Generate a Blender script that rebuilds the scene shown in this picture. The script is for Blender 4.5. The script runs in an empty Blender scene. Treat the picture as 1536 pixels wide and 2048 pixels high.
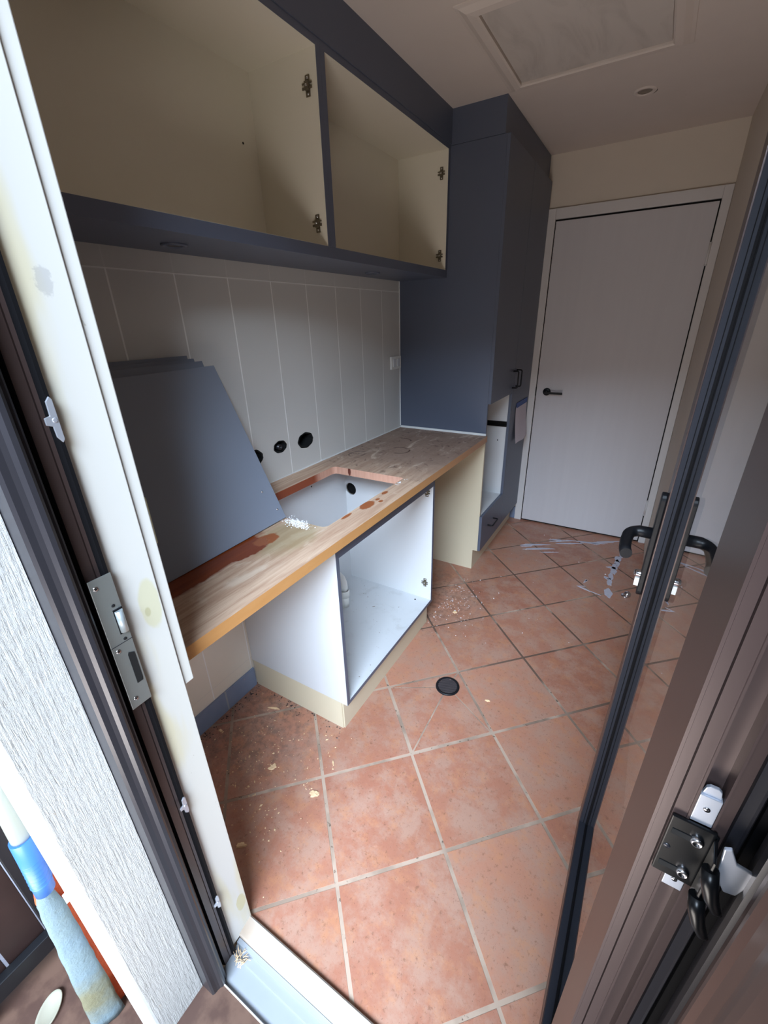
import bpy, bmesh, math, random
from mathutils import Vector, Matrix
random.seed(7)
SC = bpy.context.scene
COL = SC.collection

# ------------------------------------------------------------------ camera
def cam_basis(yaw, pitch, roll):
    cy, sy, cp, sp = math.cos(yaw), math.sin(yaw), math.cos(pitch), math.sin(pitch)
    f = Vector((-sy*cp, cy*cp, sp)); r = Vector((cy, sy, 0)); u = r.cross(f)
    c, s = math.cos(roll), math.sin(roll)
    return c*r + s*u, -s*r + c*u, f
cd = bpy.data.cameras.new('camera'); cam = bpy.data.objects.new('camera', cd); COL.objects.link(cam)
_r, _u, _f = cam_basis(0.5435, -0.4197, -0.0271)
M = Matrix((_r, _u, -_f)).transposed().to_4x4(); M.translation = Vector((1.2871, -0.463, 1.5046))
cam.matrix_world = M
cd.sensor_fit = 'VERTICAL'; cd.sensor_height = 36.0; cd.lens = 853.93/2048*36.0
cd.clip_start = 0.01; cd.clip_end = 200
SC.camera = cam

# ------------------------------------------------------------------ world, light, exposure
w = bpy.data.worlds.new('world'); SC.world = w; w.use_nodes = True
wn = w.node_tree; wn.nodes.clear()
o_ = wn.nodes.new('ShaderNodeOutputWorld'); bg = wn.nodes.new('ShaderNodeBackground')
tc = wn.nodes.new('ShaderNodeTexCoord'); sx = wn.nodes.new('ShaderNodeSeparateXYZ'); rp = wn.nodes.new('ShaderNodeValToRGB')
wn.links.new(tc.outputs['Generated'], sx.inputs[0]); 
mr = wn.nodes.new('ShaderNodeMapRange'); mr.inputs[1].default_value = -1; mr.inputs[2].default_value = 1
wn.links.new(sx.outputs[2], mr.inputs[0]); wn.links.new(mr.outputs[0], rp.inputs[0])
e = rp.color_ramp.elements
e[0].position = 0.0; e[0].color = (0.16, 0.13, 0.11, 1)
e[1].position = 1.0; e[1].color = (0.75, 0.86, 1.0, 1)
x = e.new(0.55); x.color = (0.22, 0.19, 0.165, 1)
x = e.new(0.62); x.color = (0.80, 0.88, 1.0, 1)
wn.links.new(rp.outputs[0], bg.inputs[0]); bg.inputs[1].default_value = 0.55
wn.links.new(bg.outputs[0], o_.inputs[0])

def area(name, loc, target, sx_, sy_, power, color, spread=math.pi):
    l = bpy.data.lights.new(name, 'AREA'); l.shape = 'RECTANGLE'; l.size = sx_; l.size_y = sy_
    l.energy = power; l.color = color; l.spread = spread
    o = bpy.data.objects.new(name, l); COL.objects.link(o); o.location = loc
    o.rotation_euler = (Vector(target)-Vector(loc)).to_track_quat('-Z', 'Y').to_euler()
    return o
area('sky_light', (2.2, -4.0, 4.5), (0.8, 0.9, 0.8), 4.8, 2.2, 790, (0.67, 0.82, 1.0), math.radians(120))
area('ground_bounce_light', (1.1, -1.05, 0.02), (1.1, 0.3, 2.2), 1.6, 0.9, 46, (1.0, 0.93, 0.86), math.radians(150))

vs = SC.view_settings
vs.view_transform = 'Standard'; vs.look = 'None'; vs.gamma = 1; vs.use_curve_mapping = False; vs.exposure = 0.1
SC.render.engine = 'CYCLES'
SC.cycles.max_bounces = 12; SC.cycles.diffuse_bounces = 7; SC.cycles.glossy_bounces = 6
SC.cycles.use_denoising = True

# ------------------------------------------------------------------ materials
def s2l(c):
    return tuple(((v/255.0)/12.92 if v/255.0 <= 0.04045 else ((v/255.0+0.055)/1.055)**2.4) for v in c)
class NT:
    """small node helper"""
    def __init__(s, name):
        s.m = bpy.data.materials.new(name); s.m.use_nodes = True
        s.t = s.m.node_tree; s.b = s.t.nodes['Principled BSDF']; s.n = s.t.nodes; s.pos = None
    def P(s):
        if s.pos is None: s.pos = s.n.new('ShaderNodeNewGeometry').outputs['Position']
        return s.pos
    def link(s, a, b):
        if isinstance(a, (int, float)): b.default_value = a
        elif isinstance(a, tuple): b.default_value = a if len(a) == 4 or len(b.default_value) == 3 else (*a, 1)
        else: s.t.links.new(a, b)
    def math(s, op, a, b=0.0, c=None, clamp=False):
        n = s.n.new('ShaderNodeMath'); n.operation = op; n.use_clamp = clamp
        s.link(a, n.inputs[0]); s.link(b, n.inputs[1])
        if c is not None: s.link(c, n.inputs[2])
        return n.outputs[0]
    def noise(s, scale, detail=4, rough=0.55, vec=None, w3=None, dist=0):
        n = s.n.new('ShaderNodeTexNoise'); n.inputs['Scale'].default_value = scale
        n.inputs['Detail'].default_value = detail; n.inputs['Roughness'].default_value = rough
        n.inputs['Distortion'].default_value = dist
        s.link(vec if vec is not None else s.P(), n.inputs['Vector']); return n.outputs['Fac']
    def scaled(s, v, off=(0, 0, 0), rot=(0, 0, 0)):
        n = s.n.new('ShaderNodeMapping'); s.link(s.P(), n.inputs[0]); n.inputs['Scale'].default_value = v
        n.inputs['Location'].default_value = off; n.inputs['Rotation'].default_value = rot
        return n.outputs[0]
    def ramp(s, f, lo, hi, a=0.0, b=1.0):
        n = s.n.new('ShaderNodeMapRange'); s.link(f, n.inputs[0])
        n.inputs[1].default_value = lo; n.inputs[2].default_value = hi; n.inputs[3].default_value = a; n.inputs[4].default_value = b
        n.interpolation_type = 'SMOOTHSTEP'; return n.outputs[0]
    def mix(s, f, a, b):
        n = s.n.new('ShaderNodeMix'); n.data_type = 'RGBA'
        s.link(f, n.inputs[0]); s.link(a, n.inputs[6]); s.link(b, n.inputs[7]); return n.outputs[2]
    def xyz(s):
        n = s.n.new('ShaderNodeSeparateXYZ'); s.link(s.P(), n.inputs[0]); return n.outputs
    def ell(s, c, r, warp=0.0, wscale=20, axes=(0, 1), soft=0.15):
        """soft-edged blot mask"""
        q = s.xyz()
        d = None
        for a, cc, rr in zip(axes, c, r):
            t = s.math('POWER', s.math('DIVIDE', s.math('SUBTRACT', q[a], cc), rr), 2)
            d = t if d is None else s.math('ADD', d, t)
        d = s.math('SQRT', d)
        if warp: d = s.math('ADD', d, s.math('MULTIPLY', s.math('SUBTRACT', s.noise(wscale, 5, 0.6), 0.5), warp))
        return s.ramp(d, 1-soft, 1+soft, 1.0, 0.0)
    def bump(s, h, strength=0.3, dist=0.002):
        n = s.n.new('ShaderNodeBump'); n.inputs['Strength'].default_value = strength; n.inputs['Distance'].default_value = dist
        s.link(h, n.inputs['Height']); s.t.links.new(n.outputs[0], s.b.inputs['Normal'])
    def out(s, color, rough=0.5, metal=0.0, spec=None):
        s.link(color, s.b.inputs['Base Color']); s.link(rough, s.b.inputs['Roughness']); s.link(metal, s.b.inputs['Metallic'])
        if spec is not None: s.b.inputs['Specular IOR Level'].default_value = spec
        return s.m
def plain(name, rgb, rough=0.5, metal=0.0, var=0.08, scale=6, bump=0.0, bscale=120, spec=None):
    t = NT(name); c = s2l(rgb)
    n = t.noise(scale, 4)
    col = t.mix(n, tuple(v*(1-var) for v in c)+(1,), tuple(min(1, v*(1+var)) for v in c)+(1,))
    if bump: t.bump(t.noise(bscale, 3), bump, 0.001)
    return t.out(col, rough, metal, spec)

M_ = {}
M_['paint_wall'] = plain('wall_paint', (214, 204, 190), 0.75, var=0.03, bump=0.12, bscale=250)
M_['ceiling'] = plain('ceiling_paint', (208, 198, 190), 0.85, var=0.04)
M_['white_gloss'] = plain('white_gloss_paint', (214, 212, 212), 0.35, var=0.03)
M_['cream_inner'] = plain('cream_cabinet_interior', (220, 215, 200), 0.45, var=0.03)
M_['white_lam'] = plain('white_laminate', (208, 210, 213), 0.35, var=0.02)
M_['beige_lam'] = plain('beige_laminate', (206, 195, 170), 0.4, var=0.03)
M_['blue'] = plain('slate_blue_paint', (86, 93, 110), 0.42, var=0.04, scale=4, bump=0.05, bscale=300)
M_['blue_door'] = plain('slate_door_paint', (124, 131, 145), 0.34, var=0.03, scale=3)
M_['black'] = plain('black_matt_metal', (20, 21, 25), 0.42, 0.0, spec=0.25)
M_['black_gloss'] = plain('black_gloss', (12, 13, 15), 0.3, spec=0.25)
M_['void'] = plain('dark_cavity', (5, 5, 6), 0.9)
M_['brown_alu'] = plain('bronze_aluminium', (76, 62, 60), 0.34, 0.35, var=0.05, scale=25, bump=0.03, bscale=500)
M_['dark_alu'] = plain('dark_aluminium', (46, 45, 50), 0.32, 0.3, var=0.06, scale=30)
M_['bead'] = plain('black_glazing_bead', (40, 42, 50), 0.6, 0.0, var=0.06, spec=0.2)
M_['rubber'] = plain('black_rubber_seal', (14, 14, 17), 0.7, spec=0.15)
M_['chrome'] = plain('chrome', (200, 200, 205), 0.18, 1.0, var=0.02)
M_['steel'] = plain('satin_steel', (168, 174, 172), 0.38, 0.75, var=0.05, scale=20)
M_['zinc'] = plain('zinc_plate', (190, 194, 204), 0.35, 0.6)
M_['sill_alu'] = plain('silver_sill', (146, 151, 158), 0.45, 0.2, var=0.05, scale=14)
M_['hinge_brass'] = plain('aged_nickel', (120, 112, 96), 0.4, 0.7, var=0.25, scale=120)
M_['pvc'] = plain('white_pvc', (232, 232, 228), 0.3)
M_['caulk'] = plain('white_caulk', (225, 226, 226), 0.6)
M_['paper'] = plain('note_paper', (206, 198, 206), 0.8)
M_['tape'] = plain('blue_masking_tape', (52, 84, 150), 0.6)
M_['cream_plastic'] = plain('pale_yellow_plastic', (222, 226, 190), 0.5)
M_['dark_timber'] = plain('dark_stained_timber', (46, 32, 30), 0.45, var=0.3, scale=14)
M_['black_timber'] = plain('black_painted_timber', (22, 23, 27), 0.4, var=0.2, scale=14)
M_['mid_timber'] = plain('brown_timber', (104, 78, 56), 0.6, var=0.3, scale=20)
M_['mustard'] = plain('mustard_strip', (196, 138, 30), 0.5)
M_['pole'] = plain('mop_pole_white', (180, 192, 186), 0.3)
M_['mop_blue'] = plain('mop_collar_blue', (58, 108, 186), 0.4)
M_['cream_dish'] = plain('cream_plastic', (156, 152, 136), 0.5)
M_['residue'] = plain('grey_adhesive_residue', (186, 184, 196), 0.7, var=0.12, scale=60)
M_['plaster'] = plain('white_plaster_dust', (232, 232, 236), 0.9, var=0.05, scale=80)
M_['chip'] = plain('raw_chipboard', (222, 190, 150), 0.8, var=0.15, scale=90, bump=0.4, bscale=400)
M_['lamp_glass'] = plain('lamp_lens', (120, 110, 100), 0.25, var=0.2, scale=60)

# mop cloths
t = NT('mop_cloth'); n = t.noise(90, 5, 0.7)
c = t.mix(t.noise(9, 3), s2l((104, 128, 148))+(1,), s2l((114, 128, 122))+(1,))
c = t.mix(t.ell((0.455, 0.10), (0.03, 0.06), 1.6, 26, (0, 2), 0.8), c, s2l((112, 110, 86))+(1,))
t.bump(n, 0.8, 0.004); M_['cloth'] = t.out(c, 0.95)
t = NT('mop_fringe'); t.bump(t.noise(160, 5, 0.7), 1.0, 0.004)
M_['orange'] = t.out(t.mix(t.noise(40), s2l((206, 82, 44))+(1,), s2l((236, 112, 66))+(1,)), 0.95)

# glass for the door leaf
t = NT('window_glass'); t.b.inputs['Transmission Weight'].default_value = 1.0; t.b.inputs['IOR'].default_value = 1.5
M_['glass'] = t.out((0.93, 0.95, 0.95, 1), 0.0)

# terracotta floor: every tile carries its own random tone
t = NT('terracotta_tile')
at = t.n.new('ShaderNodeAttribute'); at.attribute_name = 'tone'
base = t.mix(at.outputs['Fac'], s2l((156, 102, 82))+(1,), s2l((174, 124, 102))+(1,))
blot = t.ramp(t.noise(8, 8, 0.72), 0.4, 0.62)
base = t.mix(blot, base, s2l((168, 130, 112))+(1,))
bl2 = t.ramp(t.noise(15, 8, 0.75, t.scaled((1, 1, 1), (9, 2, 0))), 0.48, 0.66)
base = t.mix(t.math('MULTIPLY', bl2, 0.5), base, s2l((184, 128, 92))+(1,))
spk = t.ramp(t.noise(60, 6, 0.7), 0.56, 0.68)
base = t.mix(t.math('MULTIPLY', spk, 0.6), base, s2l((120, 82, 64))+(1,))
spk2 = t.ramp(t.noise(150, 5, 0.8), 0.58, 0.68)
base = t.mix(t.math('MULTIPLY', spk2, 0.7), base, s2l((96, 64, 52))+(1,))
lt = t.ramp(t.noise(38, 5, 0.7, t.scaled((1, 1, 1), (5, 3, 0))), 0.6, 0.75)
base = t.mix(t.math('MULTIPLY', lt, 0.3), base, s2l((202, 160, 136))+(1,))
# dust and grime under the bench and beside the base cabinet
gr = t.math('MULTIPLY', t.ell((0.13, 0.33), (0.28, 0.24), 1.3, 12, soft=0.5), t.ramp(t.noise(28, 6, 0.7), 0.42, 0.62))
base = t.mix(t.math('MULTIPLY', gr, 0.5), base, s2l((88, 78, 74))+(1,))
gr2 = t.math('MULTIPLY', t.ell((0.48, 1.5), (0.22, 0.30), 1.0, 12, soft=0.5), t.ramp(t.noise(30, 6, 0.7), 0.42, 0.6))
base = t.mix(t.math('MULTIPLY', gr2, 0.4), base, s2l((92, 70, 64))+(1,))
t.bump(t.noise(90, 5, 0.7), 0.25, 0.0012)
M_['terracotta'] = t.out(base, t.ramp(t.noise(9), 0.3, 0.7, 0.36, 0.5), spec=0.5)
t = NT('grout'); g = t.mix(t.ramp(t.noise(5, 4), 0.42, 0.62), s2l((174, 152, 134))+(1,), s2l((142, 122, 106))+(1,))
g = t.mix(t.ramp(t.noise(50, 4), 0.62, 0.7), g, s2l((92, 74, 62))+(1,))
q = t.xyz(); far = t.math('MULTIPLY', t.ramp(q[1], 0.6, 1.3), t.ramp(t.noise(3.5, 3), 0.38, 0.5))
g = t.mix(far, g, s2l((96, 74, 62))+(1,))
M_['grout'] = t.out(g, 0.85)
t = NT('porch_tile'); c = t.mix(t.ramp(t.noise(18, 5), 0.4, 0.65), s2l((76, 54, 46))+(1,), s2l((98, 74, 62))+(1,))
M_['porch'] = t.out(c, 0.5)

# painted wall tiles (painted-over ceramic, pale grout ridges)
t = NT('painted_wall_tile'); q = t.xyz()
def lines(t, coord, off, pitch, half):
    f = t.math('FRACT', t.math('DIVIDE', t.math('SUBTRACT', coord, off), pitch))
    d = t.math('MULTIPLY', t.math('MINIMUM', f, t.math('SUBTRACT', 1.0, f)), pitch)
    return t.ramp(d, half*0.6, half*1.3, 1.0, 0.0)
v = lines(t, q[1], 0.277-0.2035*4, 0.2035, 0.0026)
below = t.math('LESS_THAN', q[2], 1.652)
h_top = t.ramp(t.math('ABSOLUTE', t.math('SUBTRACT', q[2], 1.652)), 0.001, 0.003, 1.0, 0.0)
h_rows = lines(t, q[2], 1.156-0.25*8, 0.2495, 0.0012)
vv = t.math('MULTIPLY', v, t.math('ADD', t.math('MULTIPLY', below, 0.8), 0.15))
hh = t.math('MAXIMUM', h_top, t.math('MULTIPLY', t.math('MULTIPLY', h_rows, below), 0.28))
ln = t.math('MAXIMUM', vv, hh)
c = t.mix(t.noise(3, 3), s2l((204, 203, 199))+(1,), s2l((210, 209, 206))+(1,))
low = t.math('LESS_THAN', q[2], 0.87)
c = t.mix(low, c, s2l((238, 231, 218))+(1,))  # tiles under the bench lightened; brightness painted in where the bench blocks light
c = t.mix(t.math('MULTIPLY', ln, 0.9), c, s2l((252, 252, 250))+(1,))
c = t.mix(t.math('MULTIPLY', t.math('MULTIPLY', t.math('MULTIPLY', h_rows, below), t.math('SUBTRACT', 1.0, v)), 0.18), c, s2l((120, 118, 116))+(1,))
t.bump(t.math('ADD', ln, t.math('MULTIPLY', t.noise(25, 3), 0.25)), 0.35, 0.0015)
M_['wall_tile'] = t.out(c, 0.4)
t = NT('blue_skirting_tile'); q = t.xyz()
j = lines(t, q[1], 0.325-0.2*3, 0.2, 0.004)
c = t.mix(t.noise(14, 4), s2l((118, 136, 168))+(1,), s2l((136, 151, 178))+(1,))
sc = t.ramp(t.noise(60, 5, 0.7), 0.62, 0.66); sc = t.math('MULTIPLY', sc, t.ell((0.455, 0.07), (0.04, 0.03), 0.6, 30, (1, 2), 0.3))
c = t.mix(sc, c, s2l((190, 160, 140))+(1,)); c = t.mix(t.math('MULTIPLY', j, 0.7), c, s2l((170, 172, 176))+(1,))
M_['blue_tile'] = t.out(c, 0.4)

# rough bagged brick
t = NT('bagged_brick'); q = t.xyz()
s1 = t.noise(1, 6, 0.7, t.scaled((60, 210, 14)), dist=0.3)
s2 = t.noise(45, 6, 0.7); s3 = t.noise(7, 3)
crs = t.math('FRACT', t.math('DIVIDE', q[2], 0.086))
cl = t.ramp(t.math('MINIMUM', crs, t.math('SUBTRACT', 1.0, crs)), 0.0, 0.10, 0.0, 1.0)
hgt = t.math('ADD', t.math('ADD', t.math('MULTIPLY', s1, 1.1), t.math('MULTIPLY', s2, 0.8)), t.math('MULTIPLY', cl, 0.10))
t.bump(hgt, 0.9, 0.011)
c = t.mix(s3, s2l((200, 199, 196))+(1,), s2l((212, 211, 209))+(1,))
c = t.mix(t.math('MULTIPLY', t.ramp(t.noise(26, 4), 0.70, 0.76), 0.6), c, s2l((196, 176, 150))+(1,))
M_['brick'] = t.out(c, 0.85)
t = NT('bagged_brick_smooth'); t.bump(t.noise(30, 5), 0.4, 0.004); M_['brick_s'] = t.out(s2l((184, 185, 188))+(1,), 0.8)

# white jamb timber with yellowed patches and filler
t = NT('jamb_paint')
c = t.mix(t.noise(2.2, 3), s2l((206, 203, 194))+(1,), s2l((204, 205, 204))+(1,))
c = t.mix(t.ramp(t.noise(2.6, 3, 0.5, t.scaled((1, 6, 1), (3, 0, 1))), 0.52, 0.7, 0, 0.8), c, s2l((204, 196, 166))+(1,))
c = t.mix(t.ell((-0.150, 1.07), (0.018, 0.05), 0.5, 30, (1, 2), 0.12), c, s2l((200, 197, 172))+(1,))
c = t.mix(t.ell((-0.157, 1.058), (0.005, 0.009), 0.1, 30, (1, 2), 0.25), c, s2l((182, 178, 146))+(1,))
c = t.mix(t.ell((-0.147, 0.115), (0.013, 0.03), 0.7, 40, (1, 2), 0.12), c, s2l((196, 190, 158))+(1,))
c = t.mix(t.math('MULTIPLY', t.ell((-0.160, 1.56), (0.010, 0.016), 2.2, 90, (1, 2), 0.2), 0.3), c, s2l((120, 120, 124))+(1,))
c = t.mix(t.math('MULTIPLY', t.ramp(t.noise(34, 4), 0.71, 0.74), 0.5), c, s2l((150, 144, 130))+(1,))
M_['jamb'] = t.out(c, 0.4)
t = NT('sill_paint')
c = t.mix(t.ramp(t.noise(11, 4), 0.5, 0.72), s2l((180, 177, 169))+(1,), s2l((172, 162, 143))+(1,))
c = t.mix(t.ramp(t.ell((0.62, -0.165), (0.13, 0.03), 0.6, 30), 0, 1, 0, 0.6), c, s2l((176, 150, 130))+(1,))
M_['sill'] = t.out(c, 0.5)

# bench timber
t = NT('weathered_benchtop')
gn = t.noise(1, 5, 0.6, t.scaled((46, 2.4, 10)), dist=0.8)
c = t.mix(t.ramp(gn, 0.3, 0.7), s2l((176, 142, 118))+(1,), s2l((206, 178, 154))+(1,))
c = t.mix(t.math('MULTIPLY', t.ramp(t.noise(1, 5, 0.7, t.scaled((130, 5, 10)), dist=0.5), 0.52, 0.7), 0.45), c, s2l((140, 100, 76))+(1,))
bf = t.noise(9, 5, 0.6, dist=0.8)
q = t.xyz()
wet = t.ramp(t.math('ADD', q[1], t.math('MULTIPLY', t.math('SUBTRACT', bf, 0.5), 0.25)), 0.95, 1.35)
c = t.mix(t.math('MULTIPLY', wet, 0.85), c, t.mix(t.noise(14, 6, 0.65), s2l((98, 74, 64))+(1,), s2l((164, 142, 128))+(1,)))
dk = t.math('MULTIPLY', t.ramp(t.noise(24, 6, 0.7, dist=1.2), 0.56, 0.66), t.ramp(q[1], 0.9, 1.2))
c = t.mix(t.math('MULTIPLY', dk, 0.75), c, s2l((78, 52, 46))+(1,))
wh = t.math('MULTIPLY', t.ramp(t.noise(16, 5, 0.6, t.scaled((1, .35, 1), (2, 7, 0)), dist=1), 0.56, 0.7), 0.55)
c = t.mix(wh, c, s2l((218, 200, 180))+(1,))
c = t.mix(t.math('MULTIPLY', t.ell((0.40, 0.41), (0.085, 0.13), 0.9, 14, soft=0.35), 0.6), c, s2l((150, 134, 96))+(1,))
var_ = t.math('MAXIMUM', t.ell((0.30, 0.09), (0.085, 0.30), 0.45, 12, soft=0.07), t.ell((0.345, 0.28), (0.05, 0.085), 0.7, 24, soft=0.08))
c = t.mix(var_, c, t.mix(t.noise(1, 4, 0.6, t.scaled((50, 4, 1))), s2l((92, 36, 16))+(1,), s2l((150, 74, 36))+(1,)))
for cx, cy, rx, ry in ((0.492, 0.735, .022, .042), (0.517, 0.79, .008, .012), (0.497, 0.80, .007, .012), (0.487, 0.87, .009, .02), (0.481, 0.62, .007, .03), (0.36, 0.36, .03, .045)):
    c = t.mix(t.ell((cx, cy), (rx, ry), 0.6, 60, soft=0.12), c, s2l((148, 84, 48))+(1,))
for cx, cy, r in ((0.10, 1.27, .05), (0.25, 1.42, .055), (0.17, 1.60, .05)):
    d = t.math('SQRT', t.math('ADD', t.math('POWER', t.math('SUBTRACT', q[0], cx), 2), t.math('POWER', t.math('SUBTRACT', q[1], cy), 2)))
    ring = t.math('MULTIPLY', t.ramp(t.math('ABSOLUTE', t.math('SUBTRACT', d, r)), 0.002, 0.006, 1, 0), t.ramp(t.noise(11, 2, 0.5, t.scaled((1, 1, 1), (cx*9, 4, 0))), 0.45, 0.55))
    c = t.mix(t.math('MULTIPLY', ring, 0.85), c, s2l((62, 34, 30))+(1,))
t.bump(gn, 0.3, 0.001)
M_['bench'] = t.out(c, t.ramp(var_, 0, 1, 0.6, 0.25))
t = NT('oiled_timber_edge')
c = t.mix(t.noise(1, 4, 0.6, t.scaled((20, 12, 60))), s2l((188, 134, 78))+(1,), s2l((204, 152, 98))+(1,))
q = t.xyz(); c = t.mix(t.ramp(q[1], 0.9, 1.9, 0, 0.55), c, s2l((150, 108, 78))+(1,))
M_['bench_edge'] = t.out(c, 0.4)
t = NT('cut_timber_edge')
c = t.mix(t.noise(1, 4, 0.6, t.scaled((90, 90, 8))), s2l((216, 172, 150))+(1,), s2l((184, 132, 110))+(1,))
q = t.xyz(); c = t.mix(t.math('MULTIPLY', t.math('LESS_THAN', q[0], 0.115), t.ramp(q[1], 0.90, 0.96, 1, 0)), c, s2l((140, 66, 36))+(1,))
c = t.mix(t.ell((0.19, 0.88), (0.008, 0.02), 0.5, 60, (0, 2), 0.2), c, s2l((100, 48, 36))+(1,))
M_['bench_cut'] = t.out(c, 0.6)
# laminate shelf, dusty
t = NT('dusty_laminate'); c = t.mix(t.ramp(t.noise(9, 6, 0.75, dist=0.3), 0.5, 0.75, 0, 0.4), s2l((202, 205, 208))+(1,), s2l((160, 160, 158))+(1,))
c = t.mix(t.ramp(t.noise(55, 4, 0.6), 0.70, 0.73), c, s2l((110, 96, 84))+(1,)); M_['dusty'] = t.out(c, 0.45)
# internal door veneer, faint brush streaks
t = NT('door_paint'); st = t.noise(1, 5, 0.6, t.scaled((28, 1, 0.9)))
c = t.mix(st, s2l((200, 198, 202))+(1,), s2l((208, 206, 209))+(1,)); M_['door_paint'] = t.out(c, 0.5)
t = NT('hatch_board'); c = t.mix(t.ramp(t.noise(4, 5, 0.6, t.scaled((2.5, .7, 1)), dist=1.2), 0.45, 0.75), s2l((200, 193, 186))+(1,), s2l((184, 177, 170))+(1,))
M_['hatch'] = t.out(c, 0.8)

# ------------------------------------------------------------------ mesh helpers
class MB:
    def __init__(s): s.bm = bmesh.new(); s.mats = []
    def mi(s, m):
        if m is None: return 0
        if m not in s.mats: s.mats.append(m)
        return s.mats.index(m)
    def face(s, pts, m=None):
        f = s.bm.faces.new([s.bm.verts.new(p) for p in pts]); f.material_index = s.mi(m); return f
    def box(s, x0, x1, y0, y1, z0, z1, m=None, mat=None):
        v = [Vector((x, y, z)) for x in (x0, x1) for y in (y0, y1) for z in (z0, z1)]
        if mat is not None: v = [mat @ p for p in v]
        b = [s.bm.verts.new(p) for p in v]; k = s.mi(m)
        for q in ((0, 1, 3, 2), (4, 6, 7, 5), (0, 4, 5, 1), (2, 3, 7, 6), (0, 2, 6, 4), (1, 5, 7, 3)):
            s.bm.faces.new([b[i] for i in q]).material_index = k
        return s
    def prism(s, poly, z0, z1, m=None, axis='Z', mat=None):
        """extrude a closed 2-D outline between z0 and z1 along an axis"""
        def mk(a, b, c):
            p = {'Z': (a, b, c), 'X': (c, a, b), 'Y': (a, c, b)}[axis]
            p = Vector(p); return mat @ p if mat is not None else p
        lo = [s.bm.verts.new(mk(a, b, z0)) for a, b in poly]; hi = [s.bm.verts.new(mk(a, b, z1)) for a, b in poly]
        k = s.mi(m); n = len(poly)
        s.bm.faces.new(lo[::-1]).material_index = k; s.bm.faces.new(hi).material_index = k
        for i in range(n):
            s.bm.faces.new((lo[i], lo[(i+1) % n], hi[(i+1) % n], hi[i])).material_index = k
        return s
    def tube(s, pts, r, m=None, seg=16, caps=True):
        pts = [Vector(p) for p in pts]; rs = r if isinstance(r, (list, tuple)) else [r]*len(pts)
        k = s.mi(m); rings = []; ref = None
        for i, p in enumerate(pts):
            a = pts[i]-pts[i-1] if i else pts[1]-pts[0]
            b = pts[i+1]-pts[i] if i < len(pts)-1 else a
            d = (a.normalized()+b.normalized()).normalized()
            if ref is None:
                ref = d.orthogonal().normalized()
            ref = (ref-d*ref.dot(d)).normalized(); bi = d.cross(ref)
            rings.append([s.bm.verts.new(p+rs[i]*(math.cos(2*math.pi*j/seg)*ref+math.sin(2*math.pi*j/seg)*bi)) for j in range(seg)])
        for A, B in zip(rings, rings[1:]):
            for j in range(seg):
                f = s.bm.faces.new((A[j], A[(j+1) % seg], B[(j+1) % seg], B[j])); f.material_index = k; f.smooth = True
        if caps:
            s.bm.faces.new(rings[0][::-1]).material_index = k; s.bm.faces.new(rings[-1]).material_index = k
        return s
    def lathe(s, prof, c=(0, 0, 0), axis=(0, 0, 1), m=None, seg=32):
        """prof: (radius, height) along axis"""
        ax = Vector(axis).normalized(); u = ax.orthogonal().normalized(); v = ax.cross(u); c = Vector(c); k = s.mi(m)
        rings = []
        for r, h in prof:
            if r < 1e-6: rings.append([s.bm.verts.new(c+ax*h)])
            else: rings.append([s.bm.verts.new(c+ax*h+r*(math.cos(2*math.pi*j/seg)*u+math.sin(2*math.pi*j/seg)*v)) for j in range(seg)])
        for A, B in zip(rings, rings[1:]):
            for j in range(seg):
                a0, a1 = A[j % len(A)], A[(j+1) % len(A)]; b0, b1 = B[j % len(B)], B[(j+1) % len(B)]
                q = []
                for vv in (a0, a1, b1, b0):
                    if vv not in q: q.append(vv)
                if len(q) > 2:
                    f = s.bm.faces.new(q); f.material_index = k; f.smooth = True
        return s
    def build(s, name, mat, parent=None, bevel=0.0, kind=None, label=None, seg=2, recalc=True):
        if recalc: bmesh.ops.recalc_face_normals(s.bm, faces=s.bm.faces)
        me = bpy.data.meshes.new(name)
        off = Vector((0, 0, 0))
        if parent is not None and parent.get('_w') is None and not parent.get('_local'): off = wloc(parent)
        if off.length: bmesh.ops.translate(s.bm, verts=s.bm.verts, vec=-off)
        s.bm.to_mesh(me); s.bm.free()
        if s.mats:
            for m in s.mats: me.materials.append(m)
        else: me.materials.append(mat)
        o = bpy.data.objects.new(name, me); COL.objects.link(o)
        if parent is not None: o.parent = parent
        if bevel:
            b = o.modifiers.new('bevel', 'BEVEL'); b.width = bevel; b.segments = seg; b.limit_method = 'ANGLE'; b.angle_limit = math.radians(40)
            b.harden_normals = False
        if kind: o['kind'] = kind
        if label: o['label'] = label
        return o
LOC = {}
def wloc(o): return LOC.get(o.name, Vector((0, 0, 0)))
def thing(name, label, cat, loc=(0, 0, 0), group=None, local=False, kind=None):
    """Empty at the base; parts are given in room coordinates unless local=True"""
    o = bpy.data.objects.new(name, None); COL.objects.link(o); o.location = loc; o.empty_display_size = 0.05
    if kind: o['kind'] = kind
    o['label'] = label; o['category'] = cat
    if group: o['group'] = group
    if not local: LOC[o.name] = Vector(loc)
    return o
def sub(o, parent):
    LOC[o.name] = wloc(parent)
def tag(o, label, cat, group=None, kind=None):
    o['label'] = label; o['category'] = cat
    if group: o['group'] = group
    if kind: o['kind'] = kind
    return o
def part(mb, name, mat, parent, **k):
    o = mb.build(name, mat, parent, **k); LOC[o.name] = wloc(parent); 
    return o
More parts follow.
